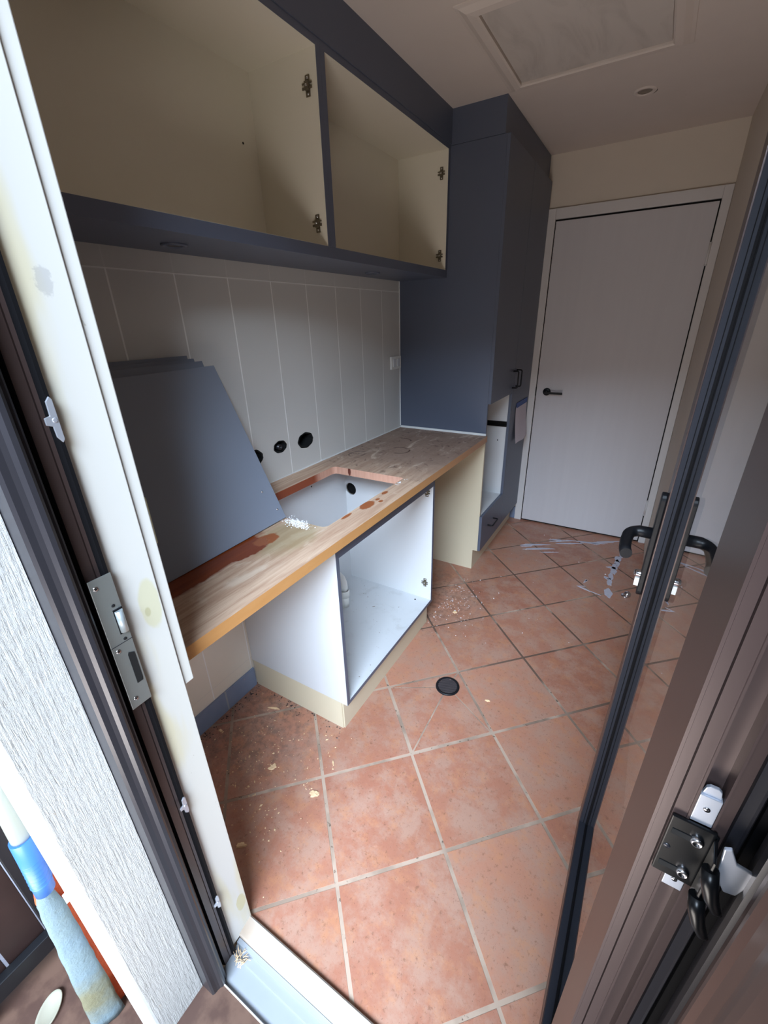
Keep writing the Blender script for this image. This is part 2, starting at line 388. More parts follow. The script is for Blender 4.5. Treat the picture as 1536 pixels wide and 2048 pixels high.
# NB: children of a part share that part's origin, so LOC is passed down
def struct(mb, name, mat, **k):
    return mb.build(name, mat, None, kind='structure', **k)
def cut(o, cutters):
    """boolean holes, evaluated straight into the mesh"""
    tmp = []
    for mb in cutters:
        bmesh.ops.recalc_face_normals(mb.bm, faces=mb.bm.faces)
        me = bpy.data.meshes.new('cutter'); mb.bm.to_mesh(me); mb.bm.free()
        c = bpy.data.objects.new('cutter', me); COL.objects.link(c); tmp.append(c)
        m = o.modifiers.new('hole', 'BOOLEAN'); m.object = c; m.operation = 'DIFFERENCE'; m.solver = 'EXACT'
    bpy.context.view_layer.update()
    dg = bpy.context.evaluated_depsgraph_get()
    me = bpy.data.meshes.new_from_object(o.evaluated_get(dg))
    o.modifiers.clear(); old = o.data; o.data = me; bpy.data.meshes.remove(old)
    for c in tmp: bpy.data.objects.remove(c, do_unlink=True)

# ------------------------------------------------------------------ key dimensions (metres)
HC = 2.388; YD = 2.823; XR = 1.493; YN = -0.13; HB = 0.893; TB = 0.034; BD = 0.564
XJ = 0.622; XJR = 1.40; DOOR_H = 2.13

# ------------------------------------------------------------------ floor
def floor_tiles():
    mb = MB(); bm = mb.bm
    p = 0.3377; ga = 0.7829; g0 = Vector((0.5434, 0.2881)); jn = 0.0046
    a = Vector((math.cos(ga), math.sin(ga))); b = Vector((math.sin(ga), -math.cos(ga)))
    lay = bm.faces.layers.float.new('tone')
    x0, x1, y0, y1 = -0.02, XR+0.02, YN-0.002, YD+0.05
    def clip(poly):
        for ax, lim, sgn in ((0, x0, 1), (0, x1, -1), (1, y0, 1), (1, y1, -1)):
            out = []
            for i in range(len(poly)):
                P, Q = poly[i], poly[(i+1) % len(poly)]
                ip, iq = (P[ax]-lim)*sgn >= 0, (Q[ax]-lim)*sgn >= 0
                if ip: out.append(P)
                if ip != iq:
                    tt = (lim-P[ax])/(Q[ax]-P[ax]); out.append(P+(Q-P)*tt)
            poly = out
            if len(poly) < 3: return None
        return poly
    def slab(poly, tone, top=0.0):
        poly = clip(poly)
        if not poly: return
        c = sum(poly, Vector((0, 0)))/len(poly)
        hi = [bm.verts.new((c.x+(q.x-c.x)*0.992, c.y+(q.y-c.y)*0.992, top)) for q in poly]
        lo = [bm.verts.new((q.x, q.y, top-0.0035)) for q in poly]
        f = bm.faces.new(hi); f[lay] = tone; f.material_index = 0
        for i in range(len(poly)):
            k = (i+1) % len(poly); f = bm.faces.new((lo[i], lo[k], hi[k], hi[i])); f[lay] = tone; f.material_index = 0
    drain = Vector((0.774, 0.897))
    for i in range(-8, 12):
        for j in range(-14, 8):
            o = g0+a*(p*i)+b*(p*j); tone = random.random()
            sq = [o+a*jn+b*jn, o+a*(p-jn)+b*jn, o+a*(p-jn)+b*(p-jn), o+a*jn+b*(p-jn)]
            if i == 1 and j == -1:
                for k in range(4):
                    P, Q = sq[k], sq[(k+1) % 4]; cc = (P+Q+drain)/3
                    slab([cc+(v-cc)*0.968 for v in (P, Q, drain)], tone)
            else: slab(sq, tone)
    mb.mats = [M_['terracotta'], M_['grout']]
    f = bm.faces.new([bm.verts.new(v) for v in ((x0, y0, -0.0010), (x1, y0, -0.0010), (x1, y1, -0.0010), (x0, y1, -0.0010))])
    f.material_index = 1
    f = bm.faces.new([bm.verts.new(v) for v in ((x0, y0, -0.08), (x0, y1, -0.08), (x1, y1, -0.08), (x1, y0, -0.08))]); f.material_index = 1
    me = bpy.data.meshes.new('floor'); bmesh.ops.recalc_face_normals(bm, faces=[f for f in bm.faces if f.material_index == 0])
    for f in bm.faces:
        if f.normal.z < 0 and f.calc_center_median().z > -0.01: f.normal_flip()
    bm.to_mesh(me); bm.free()
    for m in mb.mats: me.materials.append(m)
    o = bpy.data.objects.new('floor', me); COL.objects.link(o); o['kind'] = 'structure'
    return o
floor_tiles()

# ------------------------------------------------------------------ walls and ceiling
wl = MB().box(-0.12, 0.0, YN-0.155, YD+0.1, -0.08, 2.60)
wl = struct(wl, 'wall_left', M_['wall_tile'])
def cyl(c, axis, r, h, seg=40): 
    return MB().lathe([(0, 0), (r, 0), (r, h), (0, h)], c, axis, seg=seg)
HOLES = ((0.672, 1.018, 0.052), (0.830, 1.030, 0.037), (0.994, 1.020, 0.050))
HZ = 0.66
def ellcyl(y, z, r):
    mb = cyl((-0.06, 0, 0), (1, 0, 0), r, 0.1)
    for v in mb.bm.verts: v.co.z = z+v.co.z*HZ; v.co.y += y
    return mb
cut(wl, [ellcyl(y, z, r) for y, z, r in HOLES])
struct(MB().box(-0.12, XR+0.12, YD, YD+0.1, -0.08, 2.6), 'wall_back', M_['paint_wall'])
struct(MB().box(XR, XR+0.1, YN-0.155, YD+0.1, -0.08, 2.6), 'wall_right', M_['paint_wall'])
struct(MB().box(-0.12, XR+0.12, YN-0.155, YD+0.1, HC, HC+0.06), 'ceiling', M_['ceiling'])
wf = MB()
wf.box(-0.0, 0.600, -0.285, YN, -0.08, HC); wf.box(0.600, XJR+0.02, -0.285, YN, DOOR_H+0.03, HC); wf.box(XJR+0.045, XR, -0.285, YN, -0.08, HC)
struct(wf, 'wall_front', M_['paint_wall'])
# outside leaf of the front wall: bagged brick, the pier beside the doorway
pb = MB()
pier = [(0.60, -0.285), (0.606, -0.286)]
for k in range(7):
    y = -0.30-0.085*k/6; pier.append((0.606, y))
for k in range(1, 8):
    a_ = math.pi/2*k/7; pier.append((0.580+0.026*math.cos(a_), -0.385-0.0195*math.sin(a_)))
pier += [(0.572, -0.4035), (0.566, -0.398), (0.563, -0.385), (0.563, -0.285)]
pb.prism(pier, -0.06, 3.0, M_['brick'])
for f in pb.bm.faces:
    if f.calc_center_median().y < -0.384: f.material_index = pb.mi(M_['brick_s'])
struct(pb, 'wall_pier', M_['brick'])
struct(MB().box(XJ-0.06, XJR+0.3, -0.43, -0.287, DOOR_H+0.06, 2.9).box(-1.6, 0.562, -0.36, -0.287, -0.08, 2.9).box(1.46, 2.9, -0.40, -0.287, -0.08, 2.9), 'wall_outside', M_['brick'])
struct(MB().box(-1.8, 3.4, -3.6, -0.2558, -0.09, -0.02), 'ground', M_['porch'])

# blue tiled skirting
struct(MB().box(0.0, 0.009, YN, 0.487, 0.0, 0.098), 'baseboard_left', M_['blue_tile'], bevel=0.001)
struct(MB().box(0.45, 0.558, YD-0.01, YD, 0.0, 0.1), 'baseboard_back', M_['blue_tile'], bevel=0.001)

# dark bulkheads above the cupboards
struct(MB().box(0.0, 0.288, YN, 1.899, 2.257, HC).box(0.0, 0.542, 1.8995, YD, 2.254, HC), 'trim_1', M_['blue'])

# ------------------------------------------------------------------ ceiling fittings
h = thing('access_hatch', 'square white ceiling access hatch with moulded frame and smudged board', 'hatch', (0.88, 1.57, HC))
fr = MB(); X0, X1, Y0, Y1 = 0.615, 1.145, 1.305, 1.834; wd = 0.062
def ringprof(mb, prof, m=None):
    rings = []
    for off, dz in prof:
        rings.append([mb.bm.verts.new(v) for v in ((X0-off, Y0-off, HC-dz), (X1+off, Y0-off, HC-dz), (X1+off, Y1+off, HC-dz), (X0-off, Y1+off, HC-dz))])
    for A, B in zip(rings, rings[1:]):
        for i in range(4): mb.bm.faces.new((A[i], A[(i+1) % 4], B[(i+1) % 4], B[i]))
ringprof(fr, [(0.0, -0.004), (0.0, 0.012), (0.006, 0.016), (0.03, 0.014), (0.05, 0.005), (wd, 0.003), (wd, -0.004)])
part(fr, 'frame', M_['ceiling'], h)
part(MB().box(X0+.004, X1-.004, Y0+.004, Y1-.004, HC-0.005, HC-0.0005), 'panel', M_['hatch'], h)
def downlight(label, c, r, lens, group, tilt=False):
    d = thing('downlight', label, 'light', c, group)
    part(MB().lathe([(r*0.62, 0.0), (r*0.66, -0.004), (r*0.9, -0.006), (r, -0.003), (r, 0.0)], c, m=None), 'rim', lens[0], d)
    part(MB().lathe([(r*0.63, -0.001), (r*0.5, -0.0035), (r*.3, -0.002), (0, -0.0015)], c), 'lamp', lens[1], d)
    if tilt:
        mb = MB()
        seg = 12; A = []; B = []
        for k in range(seg+1):
            a_ = math.radians(5+100*k/seg); wv = 0.008*math.sin(math.pi*k/seg)+0.0005
            A.append(mb.bm.verts.new((c[0]+(r+0.0)*math.cos(a_), c[1]+(r+0.0)*math.sin(a_), c[2]-0.0006)))
            B.append(mb.bm.verts.new((c[0]+(r+wv)*math.cos(a_), c[1]+(r+wv)*math.sin(a_), c[2]-0.0006)))
        for k in range(seg): mb.bm.faces.new((A[k], A[k+1], B[k+1], B[k]))
        o = part(mb, 'open_gap', M_['void'], d); o['label'] = 'dark gap where the light sits off its hole'
    return d
downlight('round white recessed downlight in the ceiling before the white door', (1.046, 2.217, HC), 0.046, (M_['ceiling'], M_['lamp_glass']), None, True)
g = 'downlights under the wall cupboards'
downlight('small dark downlight under the wide left wall cupboard', (0.135, 0.40, 1.7055), 0.034, (M_['blue'], M_['dark_alu']), g)
downlight('small dark downlight under the right wall cupboard', (0.135, 1.40, 1.7055), 0.034, (M_['blue'], M_['dark_alu']), g)

# ------------------------------------------------------------------ internal door at the back
dx0, dx1 = 0.618, 1.444
ar = MB()
for a0, a1, z0, z1 in ((dx0-0.058, dx0-0.006, 0, 2.113), (dx1+0.006, XR-0.001, 0, 2.113), (dx0-0.006, dx1+0.006, 2.055, 2.113)):
    ar.box(a0, a1, YD-0.02, YD-0.0005, z0, z1)
struct(ar, 'trim_2', M_['white_gloss'], bevel=0.003)
struct(MB().box(dx0-0.006, dx1+0.006, YD-0.0035, YD-0.001, 0.0, 2.055), 'door_gap_dark', M_['void'])  # dark sheet behind the leaf; shade in the surrounding gap painted black
d1 = MB().box(dx0, dx1, YD-0.014, YD-0.004, 0.012, 2.045).build('door_1', M_['door_paint'], None, bevel=0.0015, kind='structure')
hm = MB()
hy = YD-0.014
hm.lathe([(0.0, 0), (0.026, 0), (0.026, 0.008), (0.022, 0.010), (0.010, 0.011), (0.010, 0.045), (0.0, 0.045)], (0.690, hy, 1.020), (0, -1, 0))
hm.box(0.682, 0.800, hy-0.052, hy-0.038, 1.010, 1.024)
hm.build('door_handle', M_['black'], d1, bevel=0.001, label='black round rose with a straight lever')
MB().box(dx0-0.006, dx0+0.001, hy-0.006, hy-0.001, 0.99, 1.05).build('strike_plate', M_['black'], d1)
for zc in (0.27, 1.80):
    hb = MB().tube([(dx1+0.004, hy-0.006, zc-0.05), (dx1+0.004, hy-0.006, zc+0.05)], 0.006)
    hb.tube([(dx1+0.004, hy-0.006, zc-0.056), (dx1+0.004, hy-0.006, zc-0.05)], 0.0075).tube([(dx1+0.004, hy-0.006, zc+0.05), (dx1+0.004, hy-0.006, zc+0.056)], 0.0075)
    hb.build('hinge', M_['white_gloss'], d1)

# ------------------------------------------------------------------ sink base cabinet
sy0, sy1, sxf = 0.491, 1.272, 0.521; zt = HB-TB
c = thing('base_cabinet', 'open doorless white sink base cabinet with cream kickboard under the benchtop', 'cabinet', (0.26, 0.88, 0))
part(MB().box(0.002, sxf, sy0, sy0+0.016, 0.14, zt-0.001, M_['white_lam']), 'side_panel', M_['white_lam'], c)
sp = part(MB().box(0.002, sxf, sy1-0.016, sy1, 0.14, zt-0.001), 'side_panel', M_['white_lam'], c)
# the far side has the pipe hole
bpy.context.view_layer.update()
sp.parent = None
off = wloc(c)
cut(sp, [cyl(Vector((0.046, sy1-0.04, 0.70))-off, (0, 1, 0), 0.034, 0.06)])
sp.parent = c
part(MB().box(0.0, 0.015, sy0+0.016, sy1-0.016, 0.156, zt-0.001), 'back_panel', M_['white_lam'], c)
part(MB().box(0.0, sxf, sy0+0.016, sy1-0.016, 0.14, 0.156), 'bottom_shelf', M_['dusty'], c)
part(MB().box(sxf-0.016, sxf, sy0+0.016, sy1-0.016, zt-0.064, zt-0.001), 'top_rail', M_['white_lam'], c)
fe = MB(); e_ = 0.0012
fe.box(sxf, sxf+e_, sy0, sy0+0.016, 0.14, zt-0.001).box(sxf, sxf+e_, sy1-0.016, sy1, 0.14, zt-0.001)
fe.box(sxf, sxf+e_, sy0+0.016, sy1-0.016, 0.14, 0.156).box(sxf, sxf+e_, sy0+0.016, sy1-0.016, zt-0.064, zt-0.001)
part(fe, 'painted_edging', M_['blue'], c, label='slate painted front edges')
part(MB().box(0.478, 0.496, sy0+0.006, sy1-0.006, 0.0, 0.139), 'kickboard', M_['beige_lam'], c)
part(MB().box(0.010, 0.491, sy0, sy0+0.005, 0.0, 0.139), 'kickboard_return', M_['beige_lam'], c)
def hinge_plate(parent, cx, y, z, s=1.0, lab=None):
    """cruciform concealed hinge mounting plate on a -Y facing panel"""
    mb = MB()
    mb.box(cx-0.0095*s, cx+0.0095*s, y-0.0025, y, z-0.029*s, z+0.029*s)
    mb.box(cx-0.022*s, cx+0.020*s, y-0.006, y-0.002, z-0.0095*s, z-0.002*s)
    mb.box(cx-0.022*s, cx+0.020*s, y-0.006, y-0.002, z+0.004*s, z+0.0095*s)
    mb.box(cx-0.008*s, cx+0.008*s, y-0.011, y-0.002, z-0.013*s, z+0.011*s)
    p = part(mb, 'hinge_plate', M_['hinge_brass'], parent, bevel=0.0012)
    LOC[p.name] = wloc(parent)
    sc_ = MB()
    for dz in (-0.021, 0.021):
        sc_.lathe([(0, 0.0015), (0.0042*s, 0.001), (0.0045*s, 0)], (cx, y-0.0025, z+dz*s), (0, -1, 0), seg=12)
    sc_.lathe([(0, 0.001), (0.004*s, 0.001), (0.0042*s, 0)], (cx, y-0.011, z), (0, -1, 0), seg=12)
    bm_off = wloc(parent)
    o = sc_.build('screw', M_['chrome'], p); return p
hinge_plate(c, 0.490, sy1-0.016, 0.762, 0.85); hinge_plate(c, 0.487, sy1-0.016, 0.255, 0.85)
sm = MB()
for yy, xx, rr in ((1.0, 0.42, .004), (0.80, 0.27, .003)):
    pass
# screw holes
part(MB().lathe([(0, 0.0008), (0.005, 0.0005), (0.005, 0)], (0.447, 1.222, 0.156), (0, 0, 1), seg=12), 'screw_hole', M_['void'], c)
part(MB().lathe([(0, 0.0008), (0.004, 0.0005), (0.004, 0)], (0.24, sy1-0.016, 0.845), (0, -1, 0), seg=12), 'screw_hole', M_['void'], c)
part(MB().lathe([(0, 0.0008), (0.004, 0.0005), (0.004, 0)], (0.015, 0.985, 0.80), (1, 0, 0), seg=12), 'screw_hole', M_['void'], c)
part(MB().lathe([(0.031, 0.002), (0.033, 0.002), (0.033, 0.03), (0.0, 0.03), (0.0, 0.028), (0.031, 0.028)], (0.046, sy1-0.002, 0.70), (0, 1, 0)), 'hole_dark_cup', M_['void'], c, label='dark cup added behind the hole in the side panel')  # black cup added so the hole looks dark
# waste pipe standing in the cabinet
pp = thing('waste_pipe', 'short white plastic waste pipe with collar standing in the base cabinet', 'pipe', (0.152, 1.0, 0.156))
part(MB().tube([(0.152, 1.0, 0.156), (0.152, 1.0, 0.215)], 0.022, seg=24), 'pipe', M_['pvc'], pp)
part(MB().lathe([(0.022, 0), (0.027, 0.002), (0.027, 0.034), (0.024, 0.038), (0.0225, 0.04)], (0.152, 1.0, 0.212)), 'collar', M_['pvc'], pp)
part(MB().tube([(0.152, 1.0, 0.25), (0.152, 1.0, 0.275), (0.147, 1.003, 0.295), (0.135, 1.008, 0.31), (0.11, 1.015, 0.318), (0.05, 1.03, 0.32), (0.018, 1.04, 0.32)], 0.0195, seg=24), 'elbow', M_['pvc'], pp)

# ------------------------------------------------------------------ benchtop with sink cut-out
bt = MB(); bmx = bt.bm
outer = [(0.0, YN), (BD, YN), (BD, 1.897), (0.0, 1.897)]
inner = []
def corner(cx, cy, r, a0, a1, n=5):
    return [(cx+r*math.cos(math.radians(a0+(a1-a0)*k/n)), cy+r*math.sin(math.radians(a0+(a1-a0)*k/n))) for k in range(n+1)]
r_ = 0.022; ix0, ix1, iy0, iy1 = 0.105, 0.472, 0.512, 1.055
inner = corner(ix0+r_, iy0+r_, r_, 180, 270)+corner(ix1-r_, iy0+r_, r_, 270, 360)+corner(ix1-.008, iy1-.008, .008, 0, 90)+corner(ix0+r_, iy1-r_, r_, 90, 180)
k1, k2, k3 = bt.mi(M_['bench']), bt.mi(M_['bench_edge']), bt.mi(M_['bench_cut'])
def ring_fill(z, m):
    vo = [bmx.verts.new((x, y, z)) for x, y in outer]; vi = [bmx.verts.new((x, y, z)) for x, y in inner]
    ed = [bmx.edges.new((L[i], L[(i+1) % len(L)])) for L in (vo, vi) for i in range(len(L))]
    res = bmesh.ops.triangle_fill(bmx, edges=ed, use_beauty=True)
    for f in res['geom']:
        if isinstance(f, bmesh.types.BMFace): f.material_index = m
    return vo, vi
vo1, vi1 = ring_fill(HB, k1); vo0, vi0 = ring_fill(HB-TB, k1)
for i in range(4): bmx.faces.new((vo0[i], vo0[(i+1) % 4], vo1[(i+1) % 4], vo1[i])).material_index = k2
for i in range(len(inner)): bmx.faces.new((vi0[i], vi1[i], vi1[(i+1) % len(inner)], vi0[(i+1) % len(inner)])).material_index = k3
b_ = bt.build('benchtop', M_['bench'], None)
tag(b_, 'long weathered timber benchtop with rectangular sink cut-out and orange front edge', 'benchtop')
# caulk where bench meets tiles and the tall cabinet
ck = MB().box(0.0, 0.0045, 0.9, 1.897, HB, HB+0.005).box(0.0, 0.003, 0.56, 0.9, HB, HB+0.003)
tag(ck.build('caulk_bead', M_['caulk'], None, bevel=0.0012), 'white caulk bead along the foot of the wall tiles on the benchtop', 'sealant')
ck = MB().box(0.0045, 0.556, 1.8905, 1.897, HB, HB+0.012)
tag(ck.build('caulk_bead', M_['caulk'], None, bevel=0.0012), 'white caulk bead on the benchtop at the foot of the tall cabinet', 'sealant')
ck = MB().box(0.0, 0.004, 1.8935, 1.897, HB+0.012, 1.705)
tag(ck.build('caulk_bead', M_['caulk'], None), 'vertical white caulk line between wall tiles and tall cabinet', 'sealant')

# ------------------------------------------------------------------ tall cabinet
ty0, ty1, tx = 1.8976, 2.803, 0.569
c = thing('tall_cabinet', 'tall slate painted pantry and oven tower cabinet reaching the bulkhead', 'cabinet', (0.28, 2.35, 0))
side = MB()
side.prism([(0.0, 0.0), (0.5213, 0.0), (0.5213, 0.14), (tx-0.017, 0.14), (tx-0.017, HB-0.005), (0.0, HB-0.005)], ty0, ty0+0.016, M_['beige_lam'], 'Y')
side.prism([(0.0, HB-0.005), (tx-0.017, HB-0.005), (tx-0.017, 2.2521), (0.0, 2.2521)], ty0, ty0+0.016, M_['blue'], 'Y')
part(side, 'side_panel', M_['blue'], c, label='side panel, slate above the bench and cream below')
part(MB().box(0.0, tx-0.018, ty1-0.016, ty1, 0.14, 2.2521), 'side_panel', M_['blue'], c)
part(MB().box(tx-0.017, tx, ty0, 2.356, 1.07, 2.2521), 'door', M_['blue'], c, bevel=0.0012)
part(MB().box(tx-0.017, tx, 2.359, ty1, 0.142, 2.2521), 'door', M_['blue'], c, bevel=0.0012)
part(MB().box(tx-0.017, tx, ty0, 2.356, 0.142, 0.384), 'drawer_front', M_['blue'], c, bevel=0.0012)
part(MB().box(tx-0.017, tx, 2.334, 2.3558, 0.3845, 1.0695), 'stile', M_['blue'], c)
part(MB().box(0.5033, 0.5213, ty0+0.016, ty1, 0.0, 0.14), 'kickboard', M_['beige_lam'], c)
part(MB().box(0.01, tx-0.018, ty0+0.016, 2.45, 0.366, 0.382), 'oven_shelf', M_['white_lam'], c)
part(MB().box(0.01, tx-0.018, ty0+0.016, 2.45, 1.071, 1.087), 'oven_shelf', M_['white_lam'], c)
part(MB().box(0.01, tx-0.018, 2.336, 2.352, 0.382, 0.852, M_['white_lam']).box(0.01, tx-0.018, 2.336, 2.352, 0.888, 1.071, M_['white_lam']), 'oven_bay_lining', M_['white_lam'], c)
part(MB().box(0.03, tx-0.019, 2.330, 2.352, 0.854, 0.886).box(0.2, tx-0.019, 2.322, 2.330, 0.856, 0.864), 'oven_rail', M_['black_gloss'], c, label='black strip across the oven bay')
part(MB().box(0.0, 0.01, ty0+0.016, 2.35, 0.382, 1.071), 'oven_bay_back', M_['white_lam'], c)
for yy, zz in ((2.335, 1.04), (2.335, 0.76)):
    part(MB().lathe([(0, 0.0008), (0.004, 0.0005), (0.004, 0)], (0.50, yy+.001, zz), (0, -1, 0), seg=12), 'screw_hole', M_['void'], c)
def bow(parent, pts):
    return part(MB().tube(pts, 0.0045, seg=12), 'handle', M_['black'], parent, label='black bow handle')
def bowpts(p0, p1, out=0.032):
    p0, p1 = Vector(p0), Vector(p1); n = Vector((out, 0, 0)); d = (p1-p0).normalized()*0.008
    return [p0, p0+n*0.75, p0+n*0.93+d*0.3, p0+n+d, p1+n-d, p1+n*0.93-d*0.3, p1+n*0.75, p1]
bow(c, bowpts((tx, 2.318, 1.105), (tx, 2.318, 1.205))); bow(c, bowpts((tx, 2.398, 1.105), (tx, 2.398, 1.205)))
bow(c, bowpts((tx, 2.03, 0.275), (tx, 2.15, 0.275)))
# note taped on the tall cabinet
n_ = thing('paper_note', 'sheet of paper stuck to the tall cabinet with blue tape', 'paper', (tx+0.003, 2.6, 0.85))
pm = MB(); cols = []
NY, NZ = 8, 8
for i in range(NY+1):
    cols.append([pm.bm.verts.new((tx+0.003+0.010*math.sin(math.pi*i/NY*0.9)*(1-j/NZ)+0.02*(1-j/NZ)**2, 2.455+0.29*i/NY, 0.715+0.245*j/NZ+0.004*math.sin(i))) for j in range(NZ+1)])
for i in range(NY):
    for j in range(NZ): pm.bm.faces.new((cols[i][j], cols[i+1][j], cols[i+1][j+1], cols[i][j+1])).smooth = True
part(pm, 'sheet', M_['paper'], n_)
tp = MB().box(tx+0.002, tx+0.0045, 2.47, 2.75, 0.952, 0.985)
part(tp, 'tape', M_['tape'], n_, label='strip of blue masking tape')

# ------------------------------------------------------------------ wall cupboards
def wall_cupboard(label, y0, y1, lab2):
    ux = 0.2837; z0, z1 = 1.7055, 2.2565; zi0, zi1 = 1.7397, 2.2372
    c = thing('wall_cupboard', label, 'cupboard', (0.14, (y0+y1)/2, z0), 'open wall cupboards above the bench')
    part(MB().box(0.001, ux, y0, y1, z0, zi0-0.0003), 'bottom_panel', M_['blue'], c)
    part(MB().box(0.001, ux-0.001, y0+0.02, y1-0.02, zi0-0.0003, zi0+0.0007), 'bottom_lining', M_['cream_inner'], c)
    part(MB().box(0.001, ux-0.001, y0+0.001, y1-0.001, zi1, z1), 'top_panel', M_['cream_inner'], c)
    part(MB().box(0.001, ux-0.001, y0, y0+0.020, zi0, zi1), 'side_panel', M_['cream_inner'], c)
    part(MB().box(0.001, ux-0.001, y1-0.020, y1, zi0, zi1), 'side_panel', M_['cream_inner'], c)
    part(MB().box(0.001, 0.012, y0+0.02, y1-0.02, zi0, zi1), 'back_panel', M_['cream_inner'], c)
    f = MB().box(ux-0.001, ux+0.0008, y0, y0+0.0205, zi0, zi1).box(ux-0.001, ux+0.0008, y1-0.0205, y1, zi0, zi1).box(ux-0.001, ux+0.0008, y0, y1, zi1, z1)
    part(f, 'front_edging', M_['blue'], c, label='slate painted front edges')
    return c
UD = 0.9055
c = wall_cupboard('wide open wall cupboard on the left, cut by the white door jamb', YN+0.001, UD-0.0003, '')
for z in (2.154, 1.807): hinge_plate(c, 0.247, UD-0.0206, z, 0.88)
part(MB().lathe([(0, 0.0008), (0.0035, 0.0005), (0.0035, 0)], (0.012, 0.8446-0.02, 2.045), (1, 0, 0), seg=12), 'screw_hole', M_['void'], c)
c = wall_cupboard('open wall cupboard on the right, against the tall slate cabinet', UD, 1.897, '')
for z in (2.148, 1.805): hinge_plate(c, 0.250, 1.897-0.0202, z, 0.88)

# ------------------------------------------------------------------ wall outlet and pipe holes
o = thing('power_outlet', 'small white double wall outlet beside the tall cabinet', 'outlet', (0, 1.842, 1.28))
part(MB().box(0.0, 0.011, 1.778, 1.892, 1.248, 1.318), 'plate', M_['pvc'], o, bevel=0.003)
for yy in (1.812, 1.857): part(MB().box(0.011, 0.015, yy-0.016, yy+0.016, 1.262, 1.304), 'socket', M_['white_lam'], o, bevel=0.0015)
for (y, z, r), lb in zip(HOLES, ('ragged black pipe hole in the wall tiles, half hidden by leaning doors', 'middle black pipe hole in the wall tiles with pipe stub', 'rightmost black pipe hole in the wall tiles above the sink cut-out')):
    h = thing('pipe_hole', lb, 'hole', (-0.055, y, z), 'pipe holes cut in the splashback')
    mb = MB()
    seg = 28; R1 = [r*(0.97+0.03*math.sin(k*1.7+y*9)) for k in range(seg)]
    v = [[mb.bm.verts.new((x_, y+rr*f_*math.cos(2*math.pi*k/seg), z+HZ*rr*f_*math.sin(2*math.pi*k/seg))) for k, rr in enumerate(R1)] for x_, f_ in ((0.0008, 1.10), (0.0010, 0.93), (-0.055, 0.93))]
    for A, B in zip(v, v[1:]):
        for k in range(seg): mb.bm.faces.new((A[k], A[(k+1) % seg], B[(k+1) % seg], B[k]))
    mb.bm.faces.new(v[-1])
    part(mb, 'cavity', M_['void'], h)
    if 0.8 < y < 0.9: part(MB().lathe([(0.007, -0.03), (0.012, -0.03), (0.012, 0.03), (0.007, 0.03), (0.007, -0.02), (0, -0.02)], (-0.03, y+0.003, z-0.003), (1, 0, 0)), 'pipe_stub', M_['dark_alu'], h)

# ------------------------------------------------------------------ leaning cabinet doors
def leaning(label, b, t_, y0, y1, skew, screws=False):
    hgt = 0.540; th = 0.018; ang = math.asin((b-t_)/hgt)
    c = thing('cabinet_door', label, 'cabinet door', (b, (y0+y1)/2, HB), 'slate cabinet doors leaning on the splashback', local=True)
    c.rotation_euler = (skew, -ang, 0)
    wdt = (y1-y0)/2
    # local: x thickness (front at 0), z up the board
    lift = th*math.sin(ang)
    o = MB().box(-th, 0, -wdt, wdt, 0.0, hgt).build('panel', M_['blue_door'], c, bevel=0.0015)
    c.location.z = HB+0.0005+th*math.sin(ang)*0+wdt*abs(math.sin(skew))
    if screws:
        for yy, zz in ((wdt-0.048, 0.112), (wdt-0.012-0.010, 0.038)):
            MB().lathe([(0, 0.004), (0.0028, 0.003), (0.004, 0.0)], (0, yy, zz), (1, 0, 0), seg=14).build('screw', M_['chrome'], c)
    return c
leaning('front slate cabinet door of the stack leaning on the tiled wall', 0.310, 0.084, -0.02, 0.507, 0.012, True)
leaning('second slate cabinet door of the leaning stack, just behind the front one', 0.231, 0.056, -0.02, 0.480, 0.0)
leaning('third slate cabinet door of the leaning stack, partly hidden', 0.186, 0.036, -0.03, 0.466, 0.0)
leaning('backmost slate cabinet door of the stack, nearest the tiles', 0.130, 0.016, -0.04, 0.458, 0.0)

# ------------------------------------------------------------------ floor drain
d = thing('floor_drain', 'round dark floor drain grate among the terracotta tiles', 'drain', (0.774, 0.897, 0))
R = 0.053
M_['drain'] = plain('drain_metal', (74, 68, 70), 0.35, 0.3)
part(MB().lathe([(R*0.78, 0.0035), (R*0.82, 0.006), (R*0.97, 0.006), (R, 0.002), (R, -0.004)], (0.774, 0.897, 0)), 'rim', M_['black'], d)
part(MB().lathe([(0, -0.003), (R*0.8, -0.003)], (0.774, 0.897, 0.001)), 'sump', M_['void'], d)
gm = MB(); rot = Matrix.Translation((0.774, 0.897, 0)) @ Matrix.Rotation(math.radians(38), 4, 'Z')
for k in range(-4, 5):
    yy = k*R*0.178; L = math.sqrt(max(0, (R*0.8)**2-yy**2))
    gm.box(-L, L, yy-0.0030, yy+0.0030, -0.001, 0.0045, mat=rot)
part(gm, 'grate', M_['drain'], d)

# ------------------------------------------------------------------ door stop (chrome half dome) on the floor
d = thing('door_stop', 'small chrome dome door stop fixed on the terracotta floor', 'door stop', (1.42, 2.035, 0))
part(MB().lathe([(0, 0.006), (0.021, 0.006), (0.023, 0.003), (0.023, 0)], (1.415, 2.035, 0)), 'base', M_['chrome'], d)
part(MB().lathe([(0, 0.030), (0.008, 0.029), (0.014, 0.025), (0.018, 0.018), (0.0195, 0.010), (0.0195, 0.004)], (1.423, 2.036, 0)), 'dome', M_['chrome'], d)

